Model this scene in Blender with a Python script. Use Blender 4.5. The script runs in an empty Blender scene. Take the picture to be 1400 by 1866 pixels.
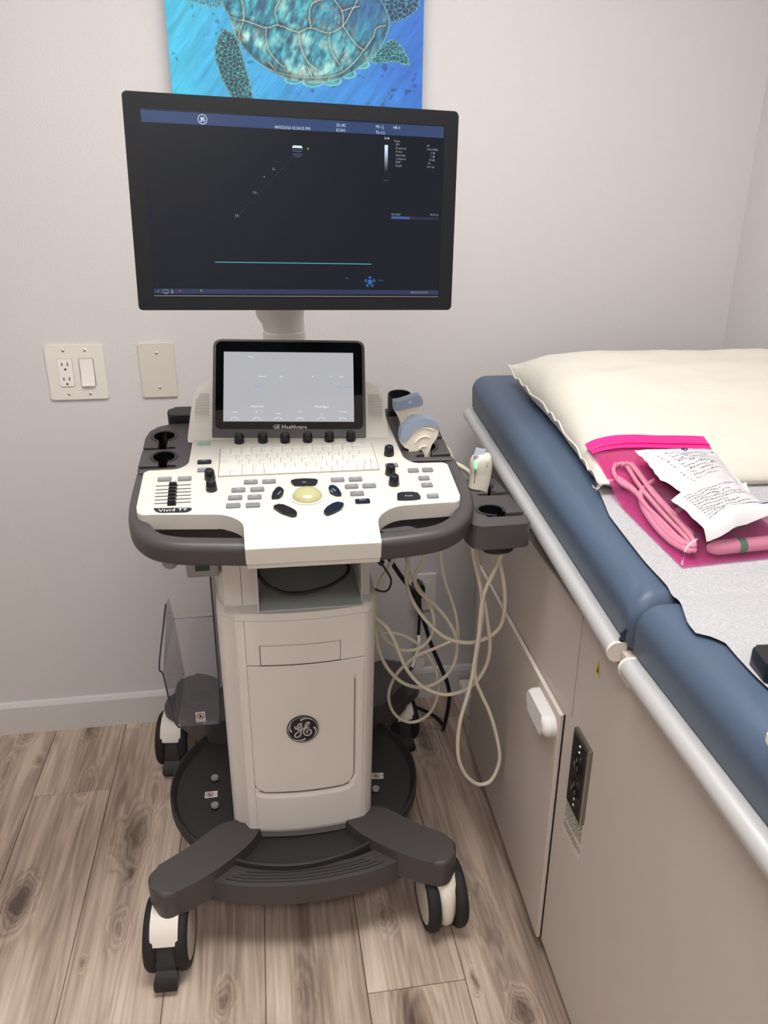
import bpy, bmesh, math, random
import numpy as np
from mathutils import Matrix, Vector, noise
random.seed(7)
scene = bpy.context.scene
col = scene.collection

# ------------------------------------------------------------------ camera
F, YAW, PIT, ROL = 1416.26, 0.157089, 0.381547, -0.0047504
H, D = 1.43, 1.9911
CAM = Vector((0, -D, H))
_f = Vector((math.sin(YAW)*math.cos(PIT), math.cos(YAW)*math.cos(PIT), -math.sin(PIT)))
_r = Vector((math.cos(YAW), -math.sin(YAW), 0)); _d = _f.cross(_r)
_c, _s = math.cos(ROL), math.sin(ROL)
R_, D_ = _c*_r + _s*_d, -_s*_r + _c*_d
cd = bpy.data.cameras.new('camera'); cam = bpy.data.objects.new('camera', cd); col.objects.link(cam)
cd.sensor_fit = 'VERTICAL'; cd.sensor_height = 24.0; cd.lens = F/1866*24; cd.clip_start = 0.02
cam.matrix_world = Matrix(((R_.x, -D_.x, -_f.x, CAM.x), (R_.y, -D_.y, -_f.y, CAM.y), (R_.z, -D_.z, -_f.z, CAM.z), (0, 0, 0, 1)))
scene.camera = cam
# ------------------------------------------------------------------ light and exposure
LAMP = 11.5          # radiance of the ceiling troffer's diffuser
LAMP_COL = (1.0, 0.98, 0.955)
w = bpy.data.worlds.new('world'); scene.world = w; w.use_nodes = True
w.node_tree.nodes['Background'].inputs[0].default_value = (0.55, 0.6, 0.7, 1)
w.node_tree.nodes['Background'].inputs[1].default_value = 0.15
vs = scene.view_settings
vs.view_transform = 'Standard'; vs.look = 'None'; vs.gamma = 1; vs.use_curve_mapping = False
vs.exposure = 0.5

# ------------------------------------------------------------------ measuring helpers: a point seen at a pixel, on a given plane
def ray(u, v): return R_*((u-700)/F) + D_*((v-933)/F) + _f
def onz(u, v, z=0.0): r = ray(u, v); return CAM + r*((z-H)/r.z)
def ony(u, v, y=0.0): r = ray(u, v); return CAM + r*((y+D)/r.y)
def onplane(u, v, p0, n): r = ray(u, v); return CAM + r*(((p0-CAM).dot(n))/r.dot(n))

# ------------------------------------------------------------------ materials
def lin(c):
    return tuple(((x/255)/12.92 if x/255 <= 0.04045 else ((x/255+0.055)/1.055)**2.4) for x in c) + (1.0,)
MATS = {}
def mat(name, c, rough=0.5, metal=0.0, spec=0.5, bump=0.0, bscale=200.0, var=0.0, vscale=8.0, coat=0.0, sub=None):
    if name in MATS: return MATS[name]
    m = bpy.data.materials.new(name); m.use_nodes = True; nt = m.node_tree; b = nt.nodes['Principled BSDF']
    b.inputs['Base Color'].default_value = lin(c); b.inputs['Roughness'].default_value = rough
    b.inputs['Metallic'].default_value = metal; b.inputs['Specular IOR Level'].default_value = spec
    b.inputs['Coat Weight'].default_value = coat
    tc = nt.nodes.new('ShaderNodeTexCoord')
    if var > 0:
        n = nt.nodes.new('ShaderNodeTexNoise'); n.inputs['Scale'].default_value = vscale; n.inputs['Detail'].default_value = 5
        nt.links.new(tc.outputs['Object'], n.inputs['Vector'])
        mx = nt.nodes.new('ShaderNodeMix'); mx.data_type = 'RGBA'; mx.blend_type = 'MULTIPLY'; mx.inputs[0].default_value = 1
        mx.inputs[6].default_value = lin(c)
        rp = nt.nodes.new('ShaderNodeValToRGB'); rp.color_ramp.elements[0].position = .3; rp.color_ramp.elements[1].position = .7
        rp.color_ramp.elements[0].color = (1-var, 1-var, 1-var, 1); rp.color_ramp.elements[1].color = (1, 1, 1, 1)
        nt.links.new(n.outputs['Fac'], rp.inputs[0]); nt.links.new(rp.outputs[0], mx.inputs[7]); nt.links.new(mx.outputs[2], b.inputs['Base Color'])
    if bump > 0:
        n = nt.nodes.new('ShaderNodeTexNoise'); n.inputs['Scale'].default_value = bscale; n.inputs['Detail'].default_value = 3
        nt.links.new(tc.outputs['Object'], n.inputs['Vector'])
        bp = nt.nodes.new('ShaderNodeBump'); bp.inputs['Strength'].default_value = bump; bp.inputs['Distance'].default_value = 0.002
        nt.links.new(n.outputs['Fac'], bp.inputs['Height']); nt.links.new(bp.outputs[0], b.inputs['Normal'])
    MATS[name] = m; return m
def emit(name, c, e=1.0, base=(5, 6, 8), rough=0.15, spec=0.5):
    if name in MATS: return MATS[name]
    m = mat(name, base, rough, spec=spec); b = m.node_tree.nodes['Principled BSDF']
    b.inputs['Emission Color'].default_value = lin(c); b.inputs['Emission Strength'].default_value = e
    return m
def film(name, tint, gloss_rough=0.08, diffuse=0.0, dcol=(255, 255, 255), ior=1.45):
    """thin clear plastic: tinted transparency, fresnel gloss, a little body colour"""
    m = bpy.data.materials.new(name); m.use_nodes = True; nt = m.node_tree; nt.nodes.clear()
    out = nt.nodes.new('ShaderNodeOutputMaterial'); t = nt.nodes.new('ShaderNodeBsdfTransparent'); t.inputs[0].default_value = lin(tint)
    g = nt.nodes.new('ShaderNodeBsdfGlossy'); g.inputs['Roughness'].default_value = gloss_rough
    d = nt.nodes.new('ShaderNodeBsdfDiffuse'); d.inputs[0].default_value = lin(dcol)
    m1 = nt.nodes.new('ShaderNodeMixShader'); m1.inputs[0].default_value = diffuse
    m2 = nt.nodes.new('ShaderNodeMixShader'); fr = nt.nodes.new('ShaderNodeFresnel'); ge = nt.nodes.new('ShaderNodeNewGeometry'); io = nt.nodes.new('ShaderNodeMapRange'); io.inputs[3].default_value = ior; io.inputs[4].default_value = 1/ior
    nt.links.new(ge.outputs['Backfacing'], io.inputs[0]); nt.links.new(io.outputs[0], fr.inputs[0])
    nt.links.new(t.outputs[0], m1.inputs[1]); nt.links.new(d.outputs[0], m1.inputs[2])
    nt.links.new(fr.outputs[0], m2.inputs[0]); nt.links.new(m1.outputs[0], m2.inputs[1]); nt.links.new(g.outputs[0], m2.inputs[2])
    nt.links.new(m2.outputs[0], out.inputs[0]); MATS[name] = m; return m

WALL = mat('wall_paint', (206, 202, 201), 0.75, spec=0.3, bump=0.35, bscale=190)
CEIL = mat('ceiling_paint', (225, 223, 218), 0.9)
BASE = mat('baseboard_paint', (206, 203, 200), 0.45)
WHITE = mat('white_plastic', (214, 209, 199), 0.42, spec=0.4)
LGREY = mat('light_grey_plastic', (220, 214, 207), 0.5, spec=0.35, bump=0.06, bscale=900)
MGREY = mat('mid_grey_plastic', (150, 148, 146), 0.5)
DGREY = mat('dark_grey_plastic', (70, 66, 66), 0.4, spec=0.5, bump=0.08, bscale=900)
DGREY2 = mat('charcoal_plastic', (50, 48, 49), 0.55, spec=0.4, bump=0.08, bscale=900)
BLACK = mat('black_plastic', (24, 24, 26), 0.4)
BLACKG = mat('black_gloss_plastic', (16, 17, 22), 0.22)
VOID = mat('dark_gap', (18, 18, 20), 0.9)
RUBBER = mat('black_rubber', (28, 27, 28), 0.75)
KEYW = mat('key_white', (215, 212, 204), 0.45)
BTN = mat('button_grey', (128, 126, 128), 0.45)
INKW = mat('ink_white', (240, 240, 240), 0.6)
INKB = mat('ink_black', (25, 25, 28), 0.7)
INKC = mat('ink_cyan', (150, 205, 228), 0.6)
INKG = emit('ink_green', (90, 235, 170), 0.6)
CREAM = mat('cream_cable', (226, 217, 196), 0.42, spec=0.4)
PROBEW = mat('probe_ivory', (226, 218, 202), 0.4)
PROBEB = mat('probe_lens_blue', (142, 154, 174), 0.38)
VINYL = mat('blue_vinyl', (76, 91, 112), 0.42, spec=0.4, bump=0.12, bscale=600)
METAL = mat('rail_aluminium', (196, 195, 194), 0.4, metal=0.3)
STEEL = mat('brushed_steel', (150, 145, 138), 0.3, metal=0.9)
CHROME = mat('bright_screw', (215, 215, 212), 0.25, metal=0.9)
TABLE = mat('taupe_laminate', (198, 188, 180), 0.5, spec=0.35, var=0.05, vscale=3)
EDGE = mat('panel_edging', (222, 214, 204), 0.45)
PLATE = mat('ivory_plate', (222, 217, 208), 0.4)
PLATEW = mat('white_device', (232, 226, 222), 0.35)
FABRIC = mat('pillow_cotton', (209, 203, 192), 0.85, spec=0.2, bump=0.15, bscale=500)
PAPERW = mat('leaflet_paper', (202, 199, 201), 0.6)
STICK = mat('sticker_white', (232, 228, 224), 0.5)
RED = mat('sticker_red', (150, 50, 58), 0.5)
YEL = mat('sticker_yellow', (205, 180, 90), 0.5)
BALL = mat('trackball_olive', (182, 178, 134), 0.18)
GREEN = mat('green_tape', (60, 190, 110), 0.5)

# ------------------------------------------------------------------ mesh helpers
def mk(name, bm, m, parent=None, M=None, smooth=35, kind=None, label=None, cat=None, group=None, loc=None):
    if M is not None: bmesh.ops.transform(bm, matrix=M, verts=bm.verts)
    if loc is not None: bmesh.ops.translate(bm, vec=-Vector(loc), verts=bm.verts)
    bmesh.ops.recalc_face_normals(bm, faces=bm.faces)
    me = bpy.data.meshes.new(name); bm.to_mesh(me); bm.free()
    if smooth:
        me.polygons.foreach_set('use_smooth', [True]*len(me.polygons))
        if smooth < 180: me.set_sharp_from_angle(angle=math.radians(smooth))
    me.materials.append(m)
    o = bpy.data.objects.new(name, me); col.objects.link(o)
    if parent: o.parent = parent
    if 0 < smooth < 100 and len(me.polygons) > 6:
        wn = o.modifiers.new('weighted_normal', 'WEIGHTED_NORMAL'); wn.keep_sharp = True
    if loc is not None: o.location = loc
    if not kind and parent and ('text' in name or 'legend' in name or 'print' in name or 'pin' in name): kind = 'stuff'
    tag(o, label, cat, group, kind); return o
def tag(o, label=None, cat=None, group=None, kind=None):
    if label: o['label'] = label
    if cat: o['category'] = cat
    if group: o['group'] = group
    if kind: o['kind'] = kind
    return o
def empty(name, loc, rz=0, label=None, cat=None, group=None):
    o = bpy.data.objects.new(name, None); col.objects.link(o); o.location = loc; o.rotation_euler.z = rz
    o.empty_display_size = 0.05
    return tag(o, label, cat, group)
def inst(name, src, parent, loc=None, rz=0, label=None, M=None):
    o = bpy.data.objects.new(name, src.data); col.objects.link(o); o.parent = parent
    if M is not None: o.matrix_local = M
    else:
        o.location = loc; o.rotation_euler.z = rz
    if label: o['label'] = label
    return o
def poly(bm, pts):
    try: return bm.faces.new([bm.verts.new(p) for p in pts])
    except ValueError: return None
def box(x0, x1, y0, y1, z0, z1, bev=0.0, seg=2, bm=None):
    b = bm or bmesh.new()
    r = bmesh.ops.create_cube(b, size=1, matrix=Matrix.Translation(((x0+x1)/2, (y0+y1)/2, (z0+z1)/2)) @ Matrix.Diagonal((abs(x1-x0), abs(y1-y0), abs(z1-z0), 1)))
    if bev > 0:
        es = {e for v in r['verts'] for e in v.link_edges}
        bmesh.ops.bevel(b, geom=list(es), offset=bev, segments=seg, affect='EDGES', profile=0.5)
    return b
def prism(outline, h0, h1, bt=0.0, bb=0.0, seg=3, bm=None):
    b = bm or bmesh.new()
    lo = [b.verts.new((x, y, h0)) for x, y in outline]; hi = [b.verts.new((x, y, h1)) for x, y in outline]
    n = len(lo); top = b.faces.new(hi); bot = b.faces.new(lo[::-1])
    for i in range(n): b.faces.new((lo[i], lo[(i+1) % n], hi[(i+1) % n], hi[i]))
    te, be = list(top.edges), list(bot.edges)
    if bt > 0: bmesh.ops.bevel(b, geom=te, offset=bt, segments=seg, affect='EDGES', profile=0.5, clamp_overlap=True)
    if bb > 0: bmesh.ops.bevel(b, geom=[e for e in be if e.is_valid], offset=bb, segments=seg, affect='EDGES', profile=0.5, clamp_overlap=True)
    return b
def rrect(w_, h_, r, cx=0, cy=0, seg=5):
    o = []
    for (sx, sy, a0) in ((1, 1, 0), (-1, 1, 90), (-1, -1, 180), (1, -1, 270)):
        for k in range(seg+1):
            a = math.radians(a0+90*k/seg); o.append((cx+sx*(w_/2-r)+r*math.cos(a), cy+sy*(h_/2-r)+r*math.sin(a)))
    return o
def circ(r, cx=0, cy=0, n=24, ry=None):
    return [(cx+r*math.cos(2*math.pi*i/n), cy+(ry or r)*math.sin(2*math.pi*i/n)) for i in range(n)]
def fillet(pts, r, seg=4):
    """round the corners of a closed polygon; pts entries (x, y) or (x, y, r)"""
    out = []; n = len(pts)
    for i in range(n):
        p = Vector(pts[i][:2]); a = Vector(pts[i-1][:2]); b = Vector(pts[(i+1) % n][:2]); rr = pts[i][2] if len(pts[i]) > 2 else r
        da, db = a-p, b-p; la, lb = da.length, db.length
        if rr <= 0 or la < 1e-9 or lb < 1e-9: out.append(tuple(p)); continue
        t = min(rr, la*0.45, lb*0.45); pa, pb = p+da/la*t, p+db/lb*t
        for k in range(seg+1):
            s = k/seg; q = pa*(1-s)**2 + p*2*s*(1-s) + pb*s*s; out.append((q.x, q.y))
    return out
def crom(P, n=8, closed=False):
    P = [Vector(p) for p in P]; N = len(P); out = []
    rng = N if closed else N-1
    for i in range(rng):
        if closed: p0, p1, p2, p3 = P[i-1], P[i], P[(i+1) % N], P[(i+2) % N]
        else: p0, p1, p2, p3 = P[max(i-1, 0)], P[i], P[i+1], P[min(i+2, N-1)]
        for k in range(n):
            t = k/n
            out.append(0.5*((2*p1)+(-p0+p2)*t+(2*p0-5*p1+4*p2-p3)*t*t+(-p0+3*p1-3*p2+p3)*t**3))
    if not closed: out.append(P[-1])
    return out
def sweep(path, section, closed=False, bm=None, up=Vector((0, 0, 1)), cap=True, scale=None):
    """sweep a 2D section along a path: section x across (right of travel), y along up"""
    b = bm or bmesh.new(); N = len(path); rings = []
    for i, p in enumerate(path):
        a = path[i-1] if (closed or i > 0) else path[i]; c = path[(i+1) % N] if (closed or i < N-1) else path[i]
        t = (c-a).normalized(); x = t.cross(up).normalized(); y = x.cross(t)
        s = scale[i] if scale else 1
        rings.append([b.verts.new(p+x*q[0]*s+y*q[1]*s) for q in section])
    m = len(section)
    for i in range(N if closed else N-1):
        A, B = rings[i], rings[(i+1) % N]
        for j in range(m): b.faces.new((A[j], A[(j+1) % m], B[(j+1) % m], B[j]))
    if cap and not closed: b.faces.new(rings[0][::-1]); b.faces.new(rings[-1])
    return b
def tube(P, r, n=6, seg=10, bm=None, smooth=True, closed=False):
    path = crom(P, n, closed) if smooth else [Vector(p) for p in P]
    b = bm or bmesh.new(); N = len(path); rings = []
    t0 = (path[1]-path[0]).normalized(); x = t0.orthogonal().normalized()
    for i, p in enumerate(path):
        a = path[max(i-1, 0)]; c = path[min(i+1, N-1)]; t = (c-a).normalized()
        x = (x-t*x.dot(t)).normalized(); y = t.cross(x)
        rr = r if not callable(r) else r(i/(N-1))
        rings.append([b.verts.new(p+(x*math.cos(2*math.pi*j/seg)+y*math.sin(2*math.pi*j/seg))*rr) for j in range(seg)])
    for i in range(N-1):
        for j in range(seg): b.faces.new((rings[i][j], rings[i][(j+1) % seg], rings[i+1][(j+1) % seg], rings[i+1][j]))
    b.faces.new(rings[0][::-1]); b.faces.new(rings[-1]); return b
def lathe(prof, n=28, M=None, bm=None):
    b = bm or bmesh.new(); rings = []
    for r, z in prof:
        if r < 1e-6: rings.append([b.verts.new((M or Matrix()) @ Vector((0, 0, z)))])
        else: rings.append([b.verts.new((M or Matrix()) @ Vector((r*math.cos(2*math.pi*j/n), r*math.sin(2*math.pi*j/n), z))) for j in range(n)])
    for A, B in zip(rings, rings[1:]):
        if len(A) == 1 and len(B) == 1: continue
        for j in range(n):
            if len(A) == 1: b.faces.new((A[0], B[j], B[(j+1) % n]))
            elif len(B) == 1: b.faces.new((A[j], A[(j+1) % n], B[0]))
            else: b.faces.new((A[j], A[(j+1) % n], B[(j+1) % n], B[j]))
    return b
def loft(rings, bm=None, cap=True, closed=True):
    b = bm or bmesh.new(); V = [[b.verts.new(p) for p in r] for r in rings]; m = len(V[0])
    for A, B in zip(V, V[1:]):
        for j in range(m if closed else m-1): b.faces.new((A[j], A[(j+1) % m], B[(j+1) % m], B[j]))
    if cap: b.faces.new(V[0][::-1]); b.faces.new(V[-1])
    return b
def gridmesh(fn, nu, nv, bm=None):
    b = bm or bmesh.new(); V = [[b.verts.new(fn(i/nu, j/nv)) for i in range(nu+1)] for j in range(nv+1)]
    for j in range(nv):
        for i in range(nu): b.faces.new((V[j][i], V[j][i+1], V[j+1][i+1], V[j+1][i]))
    return b
def ribbon(P, wd, n=6, bm=None, z=0.0, closed=False):
    """flat stroke in the xy plane"""
    b = bm or bmesh.new(); path = crom([Vector((p[0], p[1], z)) for p in P], n, closed); N = len(path); L = []
    for i, p in enumerate(path):
        a = path[i-1] if (i > 0 or closed) else p; c = path[(i+1) % N] if (i < N-1 or closed) else p
        t = (c-a).normalized(); q = Vector((-t.y, t.x, 0)); ww = wd(i/(N-1)) if callable(wd) else wd
        L.append((b.verts.new(p+q*ww/2), b.verts.new(p-q*ww/2)))
    for i in range(N if closed else N-1):
        A, B = L[i], L[(i+1) % N]; b.faces.new((A[0], A[1], B[1], B[0]))
    return b
_tc = {}
def text(bm, s, x, y, size, M=None, align='CENTER', rot=0.0, z=0.0, xs=1.0):
    key = (s, align)
    if key not in _tc:
        c = bpy.data.curves.new('t', 'FONT'); c.body = s; c.size = 1; c.align_x = align; c.align_y = 'CENTER'; c.resolution_u = 1
        o = bpy.data.objects.new('t', c); _tc[key] = bpy.data.meshes.new_from_object(o)
        bpy.data.objects.remove(o); bpy.data.curves.remove(c)
    T = (M or Matrix()) @ Matrix.Translation((x, y, z)) @ Matrix.Rotation(rot, 4, 'Z') @ Matrix.Diagonal((size*xs, size, size, 1))
    me = _tc[key].copy(); me.transform(T); bm.from_mesh(me); bpy.data.meshes.remove(me); return bm
def frame(o, x, y):
    x = Vector(x).normalized(); y = Vector(y); y = (y-x*y.dot(x)).normalized(); z = x.cross(y); o = Vector(o)
    return Matrix(((x.x, y.x, z.x, o.x), (x.y, y.y, z.y, o.y), (x.z, y.z, z.z, o.z), (0, 0, 0, 1)))

# ================================================================== THE ROOM
XR, XL, YB, ZC = 1.26, -1.45, -3.3, 2.44
mk('wall_back', box(XL-.1, XR+.1, 0, .1, 0, ZC), WALL, kind='structure', label='light grey painted wall with fine orange-peel texture behind the machine')
mk('wall_right', box(XR, XR+.1, YB, 0, 0, ZC), WALL, kind='structure', label='light grey painted wall at the head of the room on the right')
mk('wall_left', box(XL-.1, XL, YB, 0, 0, ZC), WALL, kind='structure', label='light grey painted wall outside the frame on the left')
mk('wall_front', box(XL-.1, XR+.1, YB-.1, YB, 0, ZC), WALL, kind='structure', label='light grey painted wall behind the viewer')
mk('ceiling', box(XL-.1, XR+.1, YB-.1, .1, ZC, ZC+.1), CEIL, kind='structure', label='white ceiling carrying the light panel')
bb = prism([(0, 0), (-.014, 0), (-.014, .088), (-.009, .098), (0, .101)], XL, XR)
mk('baseboard_back', bb, BASE, M=Matrix(((0, 0, 1, 0), (1, 0, 0, 0), (0, 1, 0, 0), (0, 0, 0, 1))), kind='structure', smooth=20, label='white painted baseboard along the back wall')

# floor: sub-floor and planks
def wood():
    m = bpy.data.materials.new('greige_plank'); m.use_nodes = True; nt = m.node_tree; b = nt.nodes['Principled BSDF']; L = nt.links.new
    N = lambda t: nt.nodes.new(t)
    tc = N('ShaderNodeTexCoord'); oi = N('ShaderNodeObjectInfo')
    off = N('ShaderNodeVectorMath'); off.operation = 'SCALE'; cmb = N('ShaderNodeCombineXYZ')
    mu = N('ShaderNodeMath'); mu.operation = 'MULTIPLY'; mu.inputs[1].default_value = 37.0; L(oi.outputs['Random'], mu.inputs[0])
    mu2 = N('ShaderNodeMath'); mu2.operation = 'MULTIPLY'; mu2.inputs[1].default_value = 91.0; L(oi.outputs['Random'], mu2.inputs[0])
    L(mu.outputs[0], cmb.inputs[0]); L(mu2.outputs[0], cmb.inputs[1])
    add = N('ShaderNodeVectorMath'); add.operation = 'ADD'; L(tc.outputs['Object'], add.inputs[0]); L(cmb.outputs[0], add.inputs[1])
    # knots: sparse voronoi bends the grain around them
    mp = N('ShaderNodeMapping'); mp.inputs['Scale'].default_value = (5.4, 1.9, 1); L(add.outputs[0], mp.inputs[0])
    vo = N('ShaderNodeTexVoronoi'); vo.voronoi_dimensions = '2D'; vo.inputs['Scale'].default_value = 1.0; vo.inputs['Randomness'].default_value = 1.0; L(mp.outputs[0], vo.inputs['Vector'])
    kn = N('ShaderNodeMapRange'); kn.inputs[1].default_value = 0.0; kn.inputs[2].default_value = 0.42; kn.inputs[3].default_value = 1.0; kn.inputs[4].default_value = 0.0; kn.interpolation_type = 'SMOOTHSTEP'
    L(vo.outputs['Distance'], kn.inputs[0])
    wn = N('ShaderNodeTexWhiteNoise'); L(vo.outputs['Position'], wn.inputs['Vector'])
    gt = N('ShaderNodeMath'); gt.operation = 'GREATER_THAN'; gt.inputs[1].default_value = 0.72; L(wn.outputs['Value'], gt.inputs[0])
    kk = N('ShaderNodeMath'); kk.operation = 'MULTIPLY'; L(kn.outputs[0], kk.inputs[0]); L(gt.outputs[0], kk.inputs[1])
    # the knots of the boards nearest the viewer, each where it grows
    geo = N('ShaderNodeNewGeometry')
    wn_ = N('ShaderNodeTexNoise'); wn_.inputs['Scale'].default_value = 22; L(geo.outputs['Position'], wn_.inputs['Vector'])
    wo = N('ShaderNodeVectorMath'); wo.operation = 'SUBTRACT'; wo.inputs[1].default_value = (.5, .5, .5); L(wn_.outputs['Color'], wo.inputs[0])
    ws_ = N('ShaderNodeVectorMath'); ws_.operation = 'SCALE'; ws_.inputs['Scale'].default_value = .035; L(wo.outputs[0], ws_.inputs[0])
    wp = N('ShaderNodeVectorMath'); wp.operation = 'ADD'; L(geo.outputs['Position'], wp.inputs[0]); L(ws_.outputs[0], wp.inputs[1])
    for (u_, v_, rx_, ry_, st_) in ((35, 1645, .030, .075, 1.0), (246, 1520, .045, .12, .75), (238, 1593, .016, .03, .95), (285, 1445, .035, .09, .6), (165, 1328, .02, .06, .8), (52, 1335, .03, .06, .7), (70, 1385, .012, .03, .8),
                                  (160, 1430, .025, .07, .45), (148, 1753, .010, .02, .8), (215, 1690, .022, .05, .55), (770, 1345, .04, .10, .7), (842, 1602, .012, .05, .85), (866, 1792, .010, .028, .95), (955, 1845, .030, .05, .95), (408, 1825, .02, .05, .7), (700, 1665, .025, .05, .7), (880, 1660, .03, .12, .45), (5, 1290+120, .02, .08, .6), (560, 1800, .02, .09, .35)):
        c_ = onz(u_, v_); sb = N('ShaderNodeVectorMath'); sb.operation = 'SUBTRACT'; sb.inputs[1].default_value = c_; L(wp.outputs[0], sb.inputs[0])
        dv = N('ShaderNodeVectorMath'); dv.operation = 'DIVIDE'; dv.inputs[1].default_value = (rx_*1.5, ry_*1.5, 9); L(sb.outputs[0], dv.inputs[0])
        ln = N('ShaderNodeVectorMath'); ln.operation = 'LENGTH'; L(dv.outputs[0], ln.inputs[0])
        mr = N('ShaderNodeMapRange'); mr.inputs[1].default_value = 0; mr.inputs[2].default_value = 1; mr.inputs[3].default_value = st_; mr.inputs[4].default_value = 0; mr.interpolation_type = 'SMOOTHSTEP'; L(ln.outputs['Value'], mr.inputs[0])
        mxx = N('ShaderNodeMath'); mxx.operation = 'MAXIMUM'; L(kk.outputs[0], mxx.inputs[0]); L(mr.outputs[0], mxx.inputs[1]); kk = mxx
    # grain: stretched noise, warped
    mg = N('ShaderNodeMapping'); mg.inputs['Scale'].default_value = (14, 0.9, 1); L(add.outputs[0], mg.inputs[0])
    n0 = N('ShaderNodeTexNoise'); n0.inputs['Scale'].default_value = 1.0; n0.inputs['Detail'].default_value = 3; n0.inputs['Distortion'].default_value = 0.4; L(mg.outputs[0], n0.inputs['Vector'])
    sm = N('ShaderNodeMath'); sm.operation = 'MULTIPLY_ADD'; sm.inputs[1].default_value = 0.55; L(kk.outputs[0], sm.inputs[0]); L(n0.outputs['Fac'], sm.inputs[2])
    rg = N('ShaderNodeMath'); rg.operation = 'MULTIPLY'; rg.inputs[1].default_value = 52.0; L(sm.outputs[0], rg.inputs[0])
    sn = N('ShaderNodeMath'); sn.operation = 'SINE'; L(rg.outputs[0], sn.inputs[0])
    mf = N('ShaderNodeMapping'); mf.inputs['Scale'].default_value = (150, 4.5, 1); L(add.outputs[0], mf.inputs[0])
    n1 = N('ShaderNodeTexNoise'); n1.inputs['Scale'].default_value = 1.0; n1.inputs['Detail'].default_value = 4; L(mf.outputs[0], n1.inputs['Vector'])
    mt = N('ShaderNodeMapping'); mt.inputs['Scale'].default_value = (9, 1.3, 1); L(add.outputs[0], mt.inputs[0])
    n2 = N('ShaderNodeTexNoise'); n2.inputs['Scale'].default_value = 1.0; n2.inputs['Detail'].default_value = 4; L(mt.outputs[0], n2.inputs['Vector'])
    # tone = .55*n2 + .3*n1 + .06*sin - .5*knot + rand
    a1 = N('ShaderNodeMath'); a1.operation = 'MULTIPLY'; a1.inputs[1].default_value = 1.05; L(n2.outputs['Fac'], a1.inputs[0])
    a2 = N('ShaderNodeMath'); a2.operation = 'MULTIPLY_ADD'; a2.inputs[1].default_value = 0.40; L(n1.outputs['Fac'], a2.inputs[0]); L(a1.outputs[0], a2.inputs[2])
    a3 = N('ShaderNodeMath'); a3.operation = 'MULTIPLY_ADD'; a3.inputs[1].default_value = 0.06; L(sn.outputs[0], a3.inputs[0]); L(a2.outputs[0], a3.inputs[2])
    kp = N('ShaderNodeMath'); kp.operation = 'POWER'; kp.inputs[1].default_value = 2.2; L(kk.outputs[0], kp.inputs[0])
    a4 = N('ShaderNodeMath'); a4.operation = 'MULTIPLY_ADD'; a4.inputs[1].default_value = -0.44; L(kp.outputs[0], a4.inputs[0]); L(a3.outputs[0], a4.inputs[2])
    a5 = N('ShaderNodeMath'); a5.operation = 'MULTIPLY_ADD'; a5.inputs[1].default_value = 0.14; L(oi.outputs['Random'], a5.inputs[0]); L(a4.outputs[0], a5.inputs[2])
    rp = N('ShaderNodeValToRGB'); cr = rp.color_ramp; cr.elements[0].position = 0.30; cr.elements[0].color = lin((86, 72, 64))
    cr.elements[1].position = 1.08 if False else 1.0; cr.elements[1].color = lin((214, 196, 178))
    for p, c in ((0.50, (128, 111, 99)), (0.68, (164, 145, 131)), (0.84, (190, 171, 155))):
        e = cr.elements.new(p); e.color = lin(c)
    L(a5.outputs[0], rp.inputs[0]); L(rp.outputs[0], b.inputs['Base Color'])
    b.inputs['Roughness'].default_value = 0.42; b.inputs['Specular IOR Level'].default_value = 0.35
    bp = N('ShaderNodeBump'); bp.inputs['Strength'].default_value = 0.15; bp.inputs['Distance'].default_value = 0.001; L(n1.outputs['Fac'], bp.inputs['Height']); L(bp.outputs[0], b.inputs['Normal'])
    return m
PLANK = wood()
fl = mk('floor', box(XL-.1, XR+.1, YB-.1, .1, -.05, -.004), mat('plank_joint', (70, 58, 50), 0.8), kind='structure', label='greige wood plank floor with dark knots')
PWD = 0.1955
seams = [-0.449 + PWD*k for k in range(-6, 10)]
joints = {-2: [-.75, -1.95], -1: [-.286, -1.5], 0: [-.034, -1.25, -2.4], 1: [-1.9], 2: [-.62, -1.8], 3: [-.947, -2.1], 4: [-1.35, -.12], 5: [-.5, -1.7]}
for k, x0 in enumerate(seams):
    kk = k-6; x1 = x0+PWD
    if x1 < XL or x0 > XR: continue
    ys = sorted([0.0] + [j for j in joints.get(kk, [-.4-.37*(k % 4), -1.6-.3*(k % 3)])] + [YB], reverse=True)
    for ya, yb in zip(ys, ys[1:]):
        g = 0.0007
        cx, cy = (x0+x1)/2, (ya+yb)/2
        mk('plank', prism([(x0+g, yb+g), (x1-g, yb+g), (x1-g, ya-g), (x0+g, ya-g)], -.004, 0, bt=.0008, seg=1), PLANK, parent=fl, loc=(cx, cy, 0), smooth=0)

# ceiling troffer: the lamp of the room
lt = empty('ceiling_light', (0.12, -1.12, ZC), label='recessed ceiling light panel nearest the back wall, white frame', cat='ceiling light', group='ceiling light panels')
fm = bmesh.new()
for a in ((-.64, .64, -.34, -.30), (-.64, .64, .30, .34), (-.64, -.60, -.30, .30), (.60, .64, -.30, .30)): box(a[0], a[1], a[2], a[3], -.03, 0, .004, 1, fm)
mk('frame', fm, mat('lamp_frame', (225, 225, 222), .5), lt)
dm = mat('lamp_diffuser', (240, 240, 238), .5); dn = dm.node_tree; db = dn.nodes['Principled BSDF']
db.inputs['Emission Color'].default_value = (*LAMP_COL, 1); db.inputs['Emission Strength'].default_value = LAMP
vt = dn.nodes.new('ShaderNodeTexChecker'); vt.inputs['Scale'].default_value = 90; vt.inputs['Color1'].default_value = (1, 1, 1, 1); vt.inputs['Color2'].default_value = (.8, .8, .8, 1)
mpn = dn.nodes.new('ShaderNodeMapping'); mpn.inputs['Rotation'].default_value = (0, 0, .78); tcn = dn.nodes.new('ShaderNodeTexCoord')
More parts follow.
